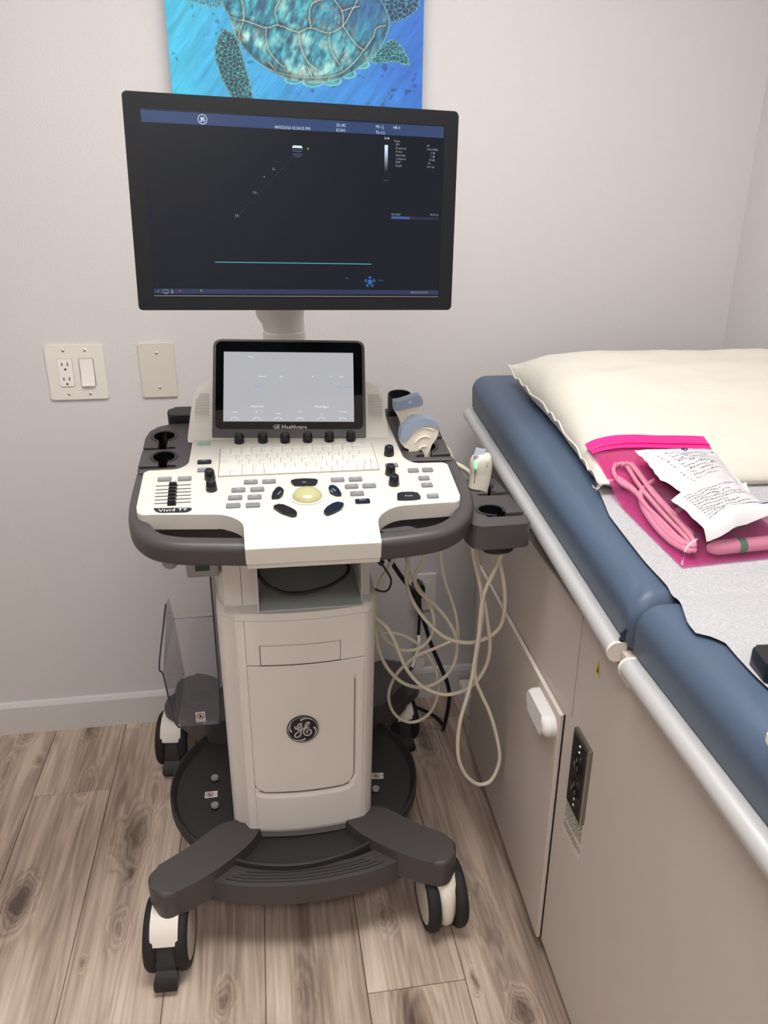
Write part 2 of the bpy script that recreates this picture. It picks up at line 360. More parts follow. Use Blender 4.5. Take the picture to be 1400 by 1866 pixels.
dn.links.new(tcn.outputs['Object'], mpn.inputs[0]); dn.links.new(mpn.outputs[0], vt.inputs['Vector'])
mlt = dn.nodes.new('ShaderNodeMath'); mlt.operation = 'MULTIPLY'; mlt.inputs[1].default_value = LAMP
dn.links.new(vt.outputs['Fac'], mlt.inputs[0])
mrr = dn.nodes.new('ShaderNodeMapRange'); mrr.inputs[3].default_value = LAMP*.8; mrr.inputs[4].default_value = LAMP*1.1
dn.links.new(vt.outputs['Fac'], mrr.inputs[0]); dn.links.new(mrr.outputs[0], db.inputs['Emission Strength'])
mk('diffuser', box(-.60, .60, -.30, .30, -.02, -.012), dm, lt)
fill_lt = lt.copy(); col.objects.link(fill_lt); fill_lt.location = (-.1, -2.72, ZC); fill_lt.scale = (.8, .75, 1); fill_lt['label'] = 'added fill light panel on the ceiling behind the viewer, white frame'  # added fill lamp, brightens the upright surfaces that face the viewer
for ch in list(lt.children):
    c2 = ch.copy(); col.objects.link(c2); c2.parent = fill_lt

# ================================================================== WALL FITTINGS
def screw(parent, x, z, y, r=.0035):
    s = mk('screw', lathe([(r, 0), (r, .0008), (r*.6, .0018), (0, .002)], 12, Matrix.Translation((x, y, z)) @ Matrix.Rotation(math.pi/2, 4, 'X')), CHROME, parent)
    mk('screw_slot', box(x-.0004, x+.0004, y-.0024, y-.0016, z-r*.8, z+r*.8), INKB, s)
XZ = Matrix(((1, 0, 0, 0), (0, 0, -1, 0), (0, 1, 0, 0), (0, 0, 0, 1)))   # drawing plane (x, z), height towards the viewer (-y)
sp = empty('switch_outlet_plate', (-.4485, 0, 1.0355), label='ivory two-gang wall plate with a double outlet and a rocker switch', cat='wall plate')
mk('cover_plate', prism(rrect(.1365, .1335, .003), 0, .006, bt=.004, seg=2), PLATE, sp, M=XZ)
for sx in (-.025, .025):
    for sz in (-.0535, .0535): screw(sp, sx+(0 if sz > 0 else 0), sz, -.006)
o = mk('outlet', prism(rrect(.034, .067, .003, -.025, 0), .005, .0085, bt=.001, seg=1), PLATEW, sp, M=XZ)
for cz in (.017, -.019):
    for dx, hh in ((-.0065, .0075), (.0065, .009)): mk('outlet_slot', box(-.025+dx-.0011, -.025+dx+.0011, -.0089, -.0082, cz-hh/2+.004, cz+hh/2+.004), VOID, o)
    mk('outlet_slot', prism(circ(.0026, -.025, cz-.0085, 12), .008, .0088), VOID, o, M=XZ)
mk('outlet_outline', prism(rrect(.0355, .0685, .0035, -.025, 0), .005, .0064), mat('shadow_gap', (150, 145, 138), .7), sp, M=XZ)
mk('switch_surround', prism(rrect(.0355, .0685, .003, .025, 0), .005, .0072, bt=.0008, seg=1), mat('shadow_gap', (150, 145, 138)), sp, M=XZ)
mk('rocker_switch', prism([(-.033, .0088), (0, .0075), (.033, .0135), (.033, .004), (-.033, .004)], -.0158, .0158, bt=.0008, bb=.0008, seg=1), PLATEW, sp,
   M=Matrix(((0, 0, 1, .025), (0, -1, 0, 0), (-1, 0, 0, 0), (0, 0, 0, 1))), smooth=20)
bp_ = empty('blank_plate', (-.2555, 0, 1.035), label='blank steel wall plate with two screws beside the outlet plate', cat='wall plate')
mk('cover_plate', prism(rrect(.0845, .1335, .003), 0, .006, bt=.004, seg=2), mat('satin_plate', (214, 209, 199), .38, metal=.2), bp_, M=XZ)
for sz in (-.043, .043): screw(bp_, 0, sz, -.006)
# small paint drips beside the blank plate
pd = bmesh.new()
for i in range(7):
    bmesh.ops.create_icosphere(pd, subdivisions=1, radius=random.uniform(.002, .0045), matrix=Matrix.Translation((-.3045+random.uniform(-.004, .003), -.0005, 1.10-.011*i*random.uniform(.6, 1.4))) @ Matrix.Diagonal((1, .35, 1.2, 1)))
bmesh.ops.create_icosphere(pd, subdivisions=1, radius=.005, matrix=Matrix.Translation((-.2505, -.0005, 1.107)) @ Matrix.Diagonal((.8, .35, 1.1, 1)))
mk('paint_drip', pd, mat('paint_drip', (214, 206, 196), .5), label='raised pale paint drips on the wall around the blank plate', cat='paint drips', kind='stuff')

# lower outlet behind the cables
lo = empty('wall_outlet', (ony(770, 1078).x, 0, ony(770, 1078).z), label='white wall outlet plate behind the hanging cables', cat='outlet')
pw_, ph_ = .078, .118
mk('cover_plate', prism(rrect(pw_, ph_, .003), 0, .006, bt=.003, seg=2), PLATEW, lo, M=XZ)
ou = mk('outlet', prism(rrect(.034, .067, .003), .005, .0085, bt=.001, seg=1), PLATEW, lo, M=XZ)
for dx in (-.0065, .0065): mk('outlet_slot', box(dx-.0011, dx+.0011, -.0089, -.0082, -.018, -.010), VOID, ou)

# canvas print ------------------------------------------------------
def inpoly(px, py, P):
    x, y = px, py; ins = np.zeros(x.shape, bool); n = len(P); dist = np.full(x.shape, 1e9)
    for i in range(n):
        x1, y1 = P[i]; x2, y2 = P[(i+1) % n]
        c = ((y1 > y) != (y2 > y)) & (x < (x2-x1)*(y-y1)/((y2-y1) or 1e-9)+x1); ins ^= c
        dx, dy = x2-x1, y2-y1; t = np.clip(((x-x1)*dx+(y-y1)*dy)/(dx*dx+dy*dy+1e-9), 0, 1)
        dist = np.minimum(dist, np.hypot(x-x1-t*dx, y-y1-t*dy))
    return np.where(ins, -dist, dist)
def linedist(px, py, P):
    dist = np.full(px.shape, 1e9)
    for (x1, y1), (x2, y2) in zip(P, P[1:]):
        dx, dy = x2-x1, y2-y1; t = np.clip(((px-x1)*dx+(py-y1)*dy)/(dx*dx+dy*dy+1e-9), 0, 1)
        dist = np.minimum(dist, np.hypot(px-x1-t*dx, py-y1-t*dy))
    return dist
rng = np.random.default_rng(3)
def vnoise(x, y, seed):
    r = np.random.default_rng(seed).random((64, 64)); xi = np.floor(x).astype(int); yi = np.floor(y).astype(int); fx = x-xi; fy = y-yi
    fx = fx*fx*(3-2*fx); fy = fy*fy*(3-2*fy); g = lambda a, b: r[a % 64, b % 64]
    return (g(xi, yi)*(1-fx)+g(xi+1, yi)*fx)*(1-fy)+(g(xi, yi+1)*(1-fx)+g(xi+1, yi+1)*fx)*fy
def fbm(x, y, s): return vnoise(x, y, s)*.5+vnoise(x*2.1, y*2.1, s+1)*.28+vnoise(x*4.3, y*4.3, s+2)*.22
def curve2(P, n=6, closed=False): return [(p.x, p.y) for p in crom([Vector((a, b, 0)) for a, b in P], n, closed)]
def voro(x, y, s, seed):
    gx = np.floor(x/s).astype(int); gy = np.floor(y/s).astype(int); r = np.random.default_rng(seed).random((128, 128, 2)); d1 = np.full(x.shape, 1e9); d2 = d1.copy()
    for a in (-1, 0, 1):
        for b in (-1, 0, 1):
            q = r[(gx+a) % 128, (gy+b) % 128]; d = np.hypot((gx+a+q[..., 0])*s-x, (gy+b+q[..., 1])*s-y)
            d2 = np.minimum(d2, np.maximum(d1, d)); d1 = np.minimum(d1, d)
    return d2-d1
def turtle(u, v):
    """colours of the print; u right and v down in print millimetre-like units"""
    C = lambda r, g, b: np.array([r, g, b], float)
    mixc = lambda A, B, t: A*(1-t[..., None])+B*t[..., None]
    sx = np.clip((u-300)/470, 0, 1); sy = np.clip((v+60)/280, 0, 1)
    bgc = mixc(np.broadcast_to(C(62, 178, 214), u.shape+(3,)), np.broadcast_to(C(44, 104, 190), u.shape+(3,)), np.clip(sx*1.1-.05+.25*(fbm(u/60, v/60, 5)-.5), 0, 1))
    streak = fbm((u*.8+v*.6)/9, (v*.8-u*.6)/60, 11)
    bgc = bgc*(0.86+.28*streak)[..., None]
    out = bgc
    cr = ((fbm(u/14, v/14, 21) > .74) & (fbm(u/70, v/70, 25) > .5)); out = np.where(cr[..., None], out*.72, out)
    def flip(P, seed, cell, c0, c1):
        nonlocal out
        P = curve2(P, 6, True); d = inpoly(u+3*(fbm(u/9, v/9, seed)-.5), v+3*(fbm(u/9, v/9, seed+3)-.5), P)
        e = voro(u, v, cell, seed); web = np.clip(1-e/(1.6), 0, 1)
        inner = mixc(np.broadcast_to(C(*c0), u.shape+(3,))*(.75+.5*fbm(u/6, v/6, seed))[..., None], np.broadcast_to(C(*c1), u.shape+(3,)), web*.85)
        rim = np.clip(1-np.abs(d+1.0)/1.6, 0, 1); inner = mixc(inner, np.broadcast_to(C(150, 190, 180), u.shape+(3,)), rim*.6)
        out = mixc(out, inner, np.clip(.5-d, 0, 1))
    flip([(404, 52), (390, 68), (383, 90), (385, 118), (393, 145), (406, 172), (416, 200), (446, 200), (446, 165), (438, 125), (431, 92), (424, 68)], 31, 7.5, (34, 62, 74), (92, 196, 196))
    flip([(672, 112), (690, 88), (712, 72), (728, 82), (740, 100), (748, 118), (735, 120), (715, 114), (690, 116)], 41, 6.5, (30, 66, 88), (96, 210, 190))
    flip([(690, 20), (700, -30), (740, -40), (764, 5), (755, 22), (735, 36), (712, 40), (700, 28)], 51, 8.5, (28, 52, 84), (80, 180, 200))
    flip([(330, -30), (395, -30), (400, 12), (380, 14), (350, 6), (336, 0)], 61, 6, (40, 110, 140), (110, 200, 210))
    shell = curve2([(396, -60), (399, 0), (412, 32), (423, 66), (446, 100), (484, 130), (522, 146), (562, 152), (604, 148), (642, 130), (676, 105), (700, 72), (708, 36), (692, 0), (670, -40), (560, -90), (450, -90)], 6, True)
    # marginal scutes along the lower rim
    for cx, cy, a, bq in ((525, 146, 17, 8), (561, 151, 20, 9), (598, 149, 18, 9), (628, 136, 16, 9), (655, 118, 15, 9)):
        d = (np.hypot((u-cx)/a, (v-cy)/bq)-1)*9; colr = np.broadcast_to(C(52, 140, 150), u.shape+(3,))*(.8+.5*fbm(u/8, v/8, 71))[..., None]
        colr = mixc(colr, np.broadcast_to(C(190, 214, 200), u.shape+(3,)), np.clip(1-np.abs(d+.8)/1.4, 0, 1)*.8); out = mixc(out, colr, np.clip(.5-d, 0, 1))
    d = inpoly(u, v, shell)
    n1 = fbm((u+v*.4)/7, (v-u*.4)/22, 81); n2 = fbm(u/34, v/34, 83); n3 = fbm(u/16, v/16, 87)
    body = mixc(np.broadcast_to(C(24, 66, 96), u.shape+(3,)), np.broadcast_to(C(70, 178, 190), u.shape+(3,)), np.clip(n1*1.7-.28, 0, 1))
    body = mixc(body, np.broadcast_to(C(168, 214, 204), u.shape+(3,)), np.clip((n2-.46)*3.4+(v-50)/220, 0, 1)*np.clip(n1*1.7, 0, 1))
    body = mixc(body, np.broadcast_to(C(36, 76, 140), u.shape+(3,)), np.clip((u-560)/180, 0, .6)*np.clip((95-v)/80, 0, 1))
    body = mixc(body, np.broadcast_to(C(128, 84, 72), u.shape+(3,)), np.clip((n3-.66)*4, 0, .45))
    seam = [[(412, 30), (436, 36), (438, 14), (432, -20)], [(436, 36), (478, 50), (500, 46), (536, 58), (560, 50), (594, 60), (622, 44), (640, 14), (652, -10)],
            [(478, 50), (478, 80), (490, 105), (508, 122)], [(438, 36), (428, 62)], [(500, 46), (496, 20), (508, -5)], [(538, 58), (540, 85), (552, 112), (570, 128)], [(594, 62), (596, 90), (612, 118)],
            [(620, 48), (640, 76), (658, 92)], [(658, 92), (676, 68), (682, 52), (700, 46)], [(560, 50), (558, 26), (566, 6), (600, -4)], [(600, -4), (618, 20), (620, 46)], [(618, 20), (650, 12)],
            [(428, 62), (436, 92), (474, 122), (520, 138), (562, 142), (604, 138), (634, 120), (658, 92)], [(552, 122), (560, 142)], [(480, 112), (492, 126)]]
    for k, S in enumerate(seam):
        P = curve2(S, 6); dd = linedist(u+2.2*(fbm(u/8, v/8, 91)-.5), v+2.2*(fbm(u/8, v/8, 93)-.5), P)
        sh = np.clip(1-dd/9, 0, 1); body = body*(1-.45*sh**1.5)[..., None]
    for k, S in enumerate(seam):
        P = curve2(S, 6); dd = linedist(u+2.2*(fbm(u/8, v/8, 91)-.5), v+2.2*(fbm(u/8, v/8, 93)-.5), P)
        body = mixc(body, np.broadcast_to(C(198, 214, 206), u.shape+(3,)), np.clip(1-dd/1.7, 0, 1)*.9)
    body = body*np.clip(1-.3*np.clip(1+d/14, 0, 1), 0, 1)[..., None]
    body = mixc(body, np.broadcast_to(C(150, 214, 208), u.shape+(3,)), np.clip(1-np.abs(d+1.2)/1.5, 0, 1)*.7)
    out = mixc(out, body, np.clip(.5-d, 0, 1))
    return np.clip(out, 0, 255)
cv = empty('turtle_canvas', (.116, 0, 1.42), label='unframed blue canvas print of a sea turtle hanging above the monitor', cat='wall art')
CW, CZ0, CZ1, CDP = .5535, 1.42, 2.14, .037
nx, nz = 330, 430
xs = np.linspace(-CW/2, CW/2, nx+1); zs = np.linspace(0, CZ1-CZ0, nz+1); XX, ZZ = np.meshgrid(xs, zs)
UU = 300+(XX+CW/2)/.001172; VV = (1.818+.034*(XX+CW/2)-(ZZ+CZ0))/.00104
rgb = turtle(UU, VV)/255; rl = np.where(rgb <= .04045, rgb/12.92, ((rgb+.055)/1.055)**2.4)
me = bpy.data.meshes.new('printed_face')
co = np.stack([XX, np.full_like(XX, -CDP), ZZ], -1).reshape(-1, 3)
idx = np.arange((nx+1)*(nz+1)).reshape(nz+1, nx+1)
fc = np.stack([idx[:-1, :-1], idx[:-1, 1:], idx[1:, 1:], idx[1:, :-1]], -1).reshape(-1, 4)
me.from_pydata(co.tolist(), [], fc.tolist())
at_ = me.color_attributes.new('ink', 'FLOAT_COLOR', 'POINT'); at_.data.foreach_set('color', np.concatenate([rl.reshape(-1, 3), np.ones((rl.shape[0]*rl.shape[1], 1))], 1).astype(np.float32).ravel())
ink = mat('canvas_ink', (80, 150, 200), .55, bump=.25, bscale=1400); an = ink.node_tree.nodes.new('ShaderNodeAttribute'); an.attribute_name = 'ink'
ink.node_tree.links.new(an.outputs['Color'], ink.node_tree.nodes['Principled BSDF'].inputs['Base Color']); me.materials.append(ink)
pf = bpy.data.objects.new('printed_face', me); col.objects.link(pf); pf.parent = cv
mk('wrapped_canvas_edge', box(-CW/2, CW/2, -CDP+.0006, 0, 0, CZ1-CZ0, .002, 1), mat('canvas_edge', (60, 140, 190), .6, var=.2), cv)

# ================================================================== ULTRASOUND MACHINE
OM = Vector((0.02, -0.5, 0)); RM = math.radians(-0.5)
um = empty('ultrasound_machine', OM, RM, label='white and charcoal wheeled ultrasound machine with a large black monitor and keyboard console', cat='ultrasound machine')
MW = Matrix.Translation(OM) @ Matrix.Rotation(RM, 4, 'Z'); MI = MW.inverted()
def my(u, v, y): n = MW.to_3x3() @ Vector((0, 1, 0)); return MI @ onplane(u, v, MW @ Vector((0, y, 0)), n)
def mz(u, v, z): return MI @ onz(u, v, z)

# ---- base
N_ = 64
prof = [(0, .158), (.85, .158), (.97, .160), (1.0, .168), (1.0, .192), (.988, .195), (.975, .192), (.95, .178), (.85, .174), (0, .174)]
mk('base_tray', lathe(prof, N_), DGREY2, um, M=Matrix.Translation((.006, -.03, 0)) @ Matrix.Diagonal((.282, .268, 1, 1)), smooth=40)
mk('base_frame', prism(fillet([(-.15, -.26), (.186, -.26), (.2, .22), (-.165, .22)], .04), .10, .166, bb=.01), VOID, um)
for p in ((392, 1420), (392, 1470), (685, 1440)):
    q = mz(*p, .176); s = mk('stud', lathe([(0, .012), (.0078, .012), (.0088, .010), (.0088, .004)], 18, Matrix.Translation((q.x, q.y, .172))), mat('stud_grey', (150, 156, 158), .4), um, label='pale grey round stud')
    mk('stud_collar', lathe([(.0093, 0), (.0093, .006), (.0086, .0066)], 18, Matrix.Translation((q.x, q.y, .172))), BLACK, s)
def sticker(parent, M, wd, hh, tall=False, name='warning_sticker'):
    s = mk(name, prism(rrect(wd, hh, .001), 0, .0006), STICK, parent, M=M, label='white sticker with a red-ringed no-pushing pictogram')
    r = min(wd, hh)*.36; cy = hh*.1 if tall else 0; cx = 0 if tall else -wd*.12
    mk('pictogram_ring', ribbon(circ(r, cx, cy, 20), r*.26, 1, closed=True, z=.0009), RED, s, M=M)
    b = bmesh.new(); poly(b, [(cx-r*.45, cy-r*.5, .0009), (cx+r*.4, cy-r*.5, .0009), (cx+r*.35, cy+.0, .0009), (cx+r*.1, cy+r*.55, .0009), (cx-r*.25, cy+r*.3, .0009)])
    ribbon([(cx-r*.7, cy+r*.7), (cx+r*.7, cy-r*.7)], r*.18, 2, b, .001)
    mk('pictogram_figure', b, INKB, s, M=M)
    b = bmesh.new()
    if tall: text(b, 'Max 5 kg', 0, -hh*.39, hh*.17, z=.0009)
    else: text(b, 'Max', wd*.38, 0, wd*.14, z=.0009, rot=math.pi/2)
    mk('sticker_text', b, INKB, s, M=M)
for p, a in (((385, 1447), 0.02), ((688, 1413), -0.1)):
    q = mz(*p, .176); sticker(um, Matrix.Translation((q.x, q.y, .1745)) @ Matrix.Rotation(a, 4, 'Z'), .028, .020)

def arm(pts, z0, z1, name, bt=.014):
    return mk(name, prism(fillet(pts, .03, 6), z0, z1, bt=bt, bb=.006, seg=4), DGREY, um, smooth=50)
LF = [(-.150, -.165, .03), (-.222, -.232, .02), (-.302, -.288, .05), (-.262, -.352, .05), (-.205, -.328, .05), (-.150, -.290, .02), (-.09, -.235, .03), (-.06, -.17, .02)]
arm(LF, .138, .203, 'front_foot'); mx_ = lambda P: [(.034-p[0], *p[1:]) for p in P][::-1]
arm(mx_(LF), .138, .203, 'front_foot')
LB = [(-.11, .12, .02), (-.20, .13, .02), (-.30, .26, .05), (-.27, .355, .05), (-.20, .33, .04), (-.10, .22, .02)]
arm(LB, .150, .245, 'rear_foot', .02); arm(mx_(LB), .150, .245, 'rear_foot', .02)
LT = [(-.20, .17, .02), (-.27, .235, .04), (-.338, .30, .05), (-.31, .375, .05), (-.25, .36, .04), (-.18, .27, .02)]
arm(LT, .148, .176, 'rear_foot_tip', .010); arm(mx_(LT), .148, .176, 'rear_foot_tip', .010)
# foot step
outer = curve2([(-.200, -.288), (-.145, -.311), (-.088, -.326), (.016, -.336), (.12, -.327), (.178, -.313), (.236, -.288)], 5)
inner = curve2([(.202, -.245), (.16, -.266), (.106, -.283), (.016, -.291), (-.075, -.283), (-.13, -.266), (-.168, -.245)], 5)
st = mk('foot_step', prism(outer+inner, .128, .180, bt=.009, bb=.004, seg=3), DGREY, um, smooth=45)
for k in range(4):
    t = .24+.17*k; b = bmesh.new(); pth = []
    n = len(outer)
    for i in range(5+k, n-5-k):
        a = outer[i]; c = inner[n-1-i]; pth.append(Vector((a[0]*(1-t)+c[0]*t, a[1]*(1-t)+c[1]*t, .1802)))
    mk('grip_ridge', sweep(pth, [(-.0016, -.002), (.0016, -.002), (.0009, .0012), (-.0009, .0012)]), DGREY2, st, smooth=60)

def caster(x, y, rz, cover=True, front=True):
    M = Matrix.Translation((x, y, 0)) @ Matrix.Rotation(rz, 4, 'Z')
    c = mk('caster', lathe([(.0, .1465), (.024, .1465), (.026, .135), (.022, .112), (0, .10)], 20), DGREY2, um, M=M)
    R = .072
    for s in (-1, 1):
        Mw = M @ Matrix.Translation((s*.029, -.012, R)) @ Matrix.Rotation(s*math.pi/2, 4, 'Y')
        mk('wheel', lathe([(0, -.012), (.05, -.012), (R-.006, -.0125), (R-.001, -.007), (R, 0), (R-.001, .007), (R-.006, .0125), (.058, .0135), (.056, .0115), (0, .0115)], 36), RUBBER, c, M=Mw, smooth=50)
        mk('wheel_disc', lathe([(0, .0145), (.044, .0145), (.055, .0125), (.056, .0105)], 32), mat('wheel_disc', (196, 188, 178), .5), c, M=Mw)
    bd = bmesh.new()
    box(-.015, .015, -.05, .04, .05, .13, .012, 3, bd); mk('fork', bd, BLACK if cover else PROBEW, c, M=M)
    if cover:
        # white cover tongue leaning over the front, brake pedal below it
        ring = []
        for (yy, zz, wd) in ((.035, .150, .026), (.0, .152, .0265), (-.03, .149, .0265), (-.052, .137, .0265), (-.064, .122, .0265), (-.070, .107, .0262), (-.072, .102, .0235)):
            ring.append([Vector((-wd, yy, zz-.004)), Vector((wd, yy, zz-.004)), Vector((wd, yy-.003, zz)), Vector((-wd, yy-.003, zz))])
        mk('cover_plate', loft(ring), mat('caster_white', (228, 222, 212), .4), c, M=M, smooth=50)
        ring = []
        for (yy, zz, wd, th) in ((-.062, .105, .019, .03), (-.074, .085, .0195, .03), (-.079, .062, .019, .03), (-.080, .045, .018, .03)):
            ring.append([Vector((-wd, yy+th, zz)), Vector((wd, yy+th, zz)), Vector((wd, yy, zz)), Vector((-wd, yy, zz))])
        bk = mk('brake_block', loft(ring), DGREY2, c, M=M, smooth=50)
        ring = []
        for (yy, zz, wd, th) in ((-.074, .047, .018, .012), (-.088, .036, .021, .011), (-.096, .026, .023, .010), (-.100, .018, .0225, .009), (-.101, .012, .020, .006)):
            ring.append([Vector((-wd, yy+th, zz-.004)), Vector((wd, yy+th, zz-.004)), Vector((wd, yy, zz+.003)), Vector((-wd, yy, zz+.003))])
        mk('brake_pedal', loft(ring), BLACK, c, M=M, smooth=50)
    else:
        ring = []
        for (yy, zz, wd) in ((-.03, .150, .024), (-.058, .130, .024), (-.070, .10, .0215), (-.074, .07, .0195), (-.070, .045, .0175), (-.060, .030, .013)):
            ring.append([Vector((wd*math.cos(a), yy+.02-.02*math.sin(a), zz)) for a in [math.pi*k/8 for k in range(9)]]+[Vector((-wd, yy+.05, zz)), Vector((wd, yy+.05, zz))])
        mk('fork_back', loft(ring), PROBEW, c, M=M, smooth=60)
    return c
caster(-.258, -.298, math.radians(-3), True); caster(-.306, .320, math.radians(-6), True)
caster(.296, -.285, math.radians(4), False); caster(.30, .325, math.radians(12), True)

# ---- column
XC, HW = .0265, .157
def front(x): t = (x-XC)/HW; return -.208+.020*t*t
ring = [(-.1305, .15), (-.1305, -.13)] + [(-.1305+.035-.035*math.cos(a), -.148-.032*math.sin(a)) for a in [math.radians(t) for t in (15, 35, 55, 75)]]
for k in range(17):
    x = -.094+.2505*k/16; ring.append((x, front(x)))
ring += [(.162, -.1875), (.1695, -.180), (.1755, -.166), (.1780, -.145), (.1785, -.13), (.1785, .15)]
def offset_in(P, d): return [(XC+(x-XC)*(1-d/HW), y+d if y < 0 else y) for x, y in P]
body = offset_in(ring, .004)
mk('column_core', prism(body, .178, .700), mat('seam_shadow', (120, 116, 112), .8), um)
def section(x0, x1, side=None):
    P = [(x, y) for x, y in ring if (x0 < x < x1)]
    if side == 'L': P = [p for p in ring[:12] if p[0] < x1]
    if side == 'R': P = [p for p in ring[18:] if p[0] > x0]
    if side != 'L': P = [(x0, front(x0))]+P
    if side != 'R': P = P+[(x1, front(x1))]
    return P
def panel(P, z0, z1, name, bt=.002, bb=.002, m=LGREY, th=.008, seg=2):
    return mk(name, prism(P+offset_in(P, th)[::-1], z0, z1, bt=bt, bb=bb, seg=seg), m, um, smooth=40)
SL, SR = -.0775, .1525
panel(section(0, SL-.0006, 'L'), .182, .700, 'column_side_panel', .001, .010, seg=4)
panel(section(SR+.0006, 0, 'R'), .182, .700, 'column_side_panel', .001, .010, seg=4)
panel(section(SL+.0006, SR-.0006), .6035, .700, 'column_upper_panel', .0005, .001)
# lower door with its pressed U-shaped groove
def sdU(x, z):
    # distance to the inside of a U-shaped plate outline (open at the top)
    hx, cx, zb, r = .104, .027, .300, .024
    dx, dz = abs(x-cx)-hx, zb-z
    if dx > -r and dz > -r: return math.hypot(max(dx+r, 0), max(dz+r, 0))-r
    return max(dx, dz)
def door(u, v):
    x = SL+.0006+(SR-SL-.0012)*u; z = .184+(.6015-.184)*v
    d = sdU(x, z); g = 0
    top = .552-.004*0
    if z < top+.012:
        k = min(1, max(0, (top+.012-z)/.012))
        dz = .300-z; wdt = .008 if abs(x-.027) > .09 and dz < 0 else .016
        if d > 0: g = .0075*max(0, 1-d/wdt) if d > .0012 else .0075*d/.0012
        g *= k
    e = min(x-SL, SR-x, z-.184, .6015-z); g += .002*max(0, 1-e/.002)
    zz = (z-.184); y = front(x)+g + (.010*(1-zz/.02)**2 if zz < .02 else 0)
    return Vector((x, y, z))
mk('column_door', gridmesh(door, 130, 190), LGREY, um, smooth=40)
# printer slot
P = [(-.0512+.1545*k/8, front(-.0512+.1545*k/8)-.0008) for k in range(9)]
s0 = mk('slot_recess', prism(P+[(x, y+.008) for x, y in P[::-1]], .604, .6475), VOID, um)
sg = bmesh.new()
P = [(-.0498+.152*k/8, front(-.0498+.152*k/8)-.0022) for k in range(9)]
mk('slot_flap', prism(P+[(x, y+.008) for x, y in P[::-1]], .6058, .6474, bt=.0006, bb=.0006, seg=1), LGREY, um, smooth=40)
# emblem
ME = frame((.0235, front(.0235)-.0022, .4545), (1, 0, 0), (0, 0.0, 1))
R = .0315
em = mk('emblem', prism(circ(R, 0, 0, 48), -.002, .001, bt=.0006, seg=1), mat('emblem_black', (14, 14, 18), .3), um, M=ME, label='round black emblem with silver script letters')
SILV = mat('emblem_silver', (190, 188, 184), .35)
eb = bmesh.new(); cvt = lambda p: ((p[0]-615)/595*R, -(p[1]-615)/520*R)
for S in ([(345, 470), (325, 510), (345, 560), (400, 578), (470, 545), (540, 470), (572, 405), (535, 375), (460, 410), (418, 490), (412, 560), (440, 612), (500, 612), (560, 570), (605, 490)],
          [(605, 490), (565, 600), (550, 700), (520, 820), (450, 890), (370, 905), (312, 860), (322, 790), (400, 720), (500, 660), (620, 600), (720, 520), (820, 440), (860, 375), (830, 345), (760, 370), (718, 440), (722, 510), (770, 558), (860, 560)],
          [(770, 562), (690, 610), (645, 690), (655, 790), (720, 850), (810, 862), (890, 815), (932, 730), (895, 655), (830, 640), (775, 680), (758, 730), (795, 768)]):
    ribbon([cvt(p) for p in S], .0027, 6, eb, .0013)
ribbon(circ(R*.93, 0, 0, 40), .0010, 1, eb, .0012, closed=True)
for a0 in (100, 190, 280, 10):
    P = [(R*rr*math.cos(math.radians(a0-t)), R*rr*math.sin(math.radians(a0-t))) for t, rr in ((0, .70), (6, .755), (14, .80), (26, .845), (40, .885), (55, .92))]
    ribbon(P, lambda t: .0036*(1-t)+.0006, 5, eb, .0013)
mk('emblem_script', eb, SILV, em, M=ME, smooth=0)
# upper column with the open bay
mk('column_shoulder', prism(ring, .7008, .716, bt=.012, seg=5), LGREY, um)
UY = -.165
lw = [(-.124, .14), (-.124, UY+.03), (-.112, UY+.006), (-.095, UY), (-.050, UY), (-.050, .14)]
mk('bay_side', prism(lw, .714, .90), LGREY, um, smooth=40)
mk('bay_seam', box(-.0795, -.0785, UY-.0004, UY+.01, .716, .90), mat('seam_shadow', (120, 116, 112)), um)
mk('bay_side', prism([(.146, UY-.012), (.1475, UY-.012), (.1475, UY+.01), (.165, UY+.012), (.165, .14), (.146, .14)], .714, .90), LGREY, um, smooth=40)
mk('bay_frame', prism([(-.050, UY-.035), (-.0475, UY-.035), (-.0475, .13), (-.050, .13)], .714, .90), LGREY, um)
mk('bay_floor', box(-.0475, .146, -.196, .10, .712, .7175, .001, 1), mat('bay_sheet', (186, 192, 186), .3), um, label='grey metal floor of the open bay')
mk('bay_back', box(-.0475, .146, .03, .05, .708, .90), mat('bay_sheet', (150, 156, 150)), um)
mk('bay_clip', box(.038, .066, .012, .031, .737, .748, .002, 1), LGREY, um)
mk('bay_rail', box(-.045, .143, .020, .031, .752, .763, .001, 1), LGREY, um)
mk('column_spine', box(-.10, .145, .05, .15, .70, .98, .02, 3), LGREY, um)
mk('bay_cable', tube([my(468, 1028, -.14), my(472, 1048, -.16), my(490, 1068, -.17), my(520, 1080, -.175), my(560, 1079, -.175), my(600, 1068, -.17), my(630, 1048, -.15), my(634, 1030, -.12), my(610, 1020, -.06), my(560, 1020, .0)], .0032), BLACK, um)
# connector box and jack under the console
e0 = mk('connector_box', box(-.177, -.118, -.165, -.06, .779, .835, .004, 2), MGREY, um)
mk('connector_socket', box(-.160, -.134, -.1668, -.15, .793, .826, .001, 1), mat('socket_green', (18, 62, 48), .4), e0, label='dark green connector socket')
mp_ = bmesh.new()
for dx in (-.006, 0, .006):
    for dz in (-.006, .0, .006):
        if abs(dx)+abs(dz) > .011 or True:
            lathe([(.0017, -.0005), (.0021, -.001), (.0025, -.0005)], 10, Matrix.Translation((-.147+dx, -.1667, .807+dz)) @ Matrix.Rotation(math.pi/2, 4, 'X'), mp_)
mk('socket_pin', mp_, mat('pin_green', (70, 170, 110), .4), e0)
mk('side_knob', lathe([(0, -.012), (.010, -.010), (.0145, -.003), (.0145, .004), (.009, .012), (0, .013)], 20, Matrix.Translation((-.205, -.155, .812)) @ Matrix.Rotation(math.pi/2, 4, 'X')), MGREY, um)

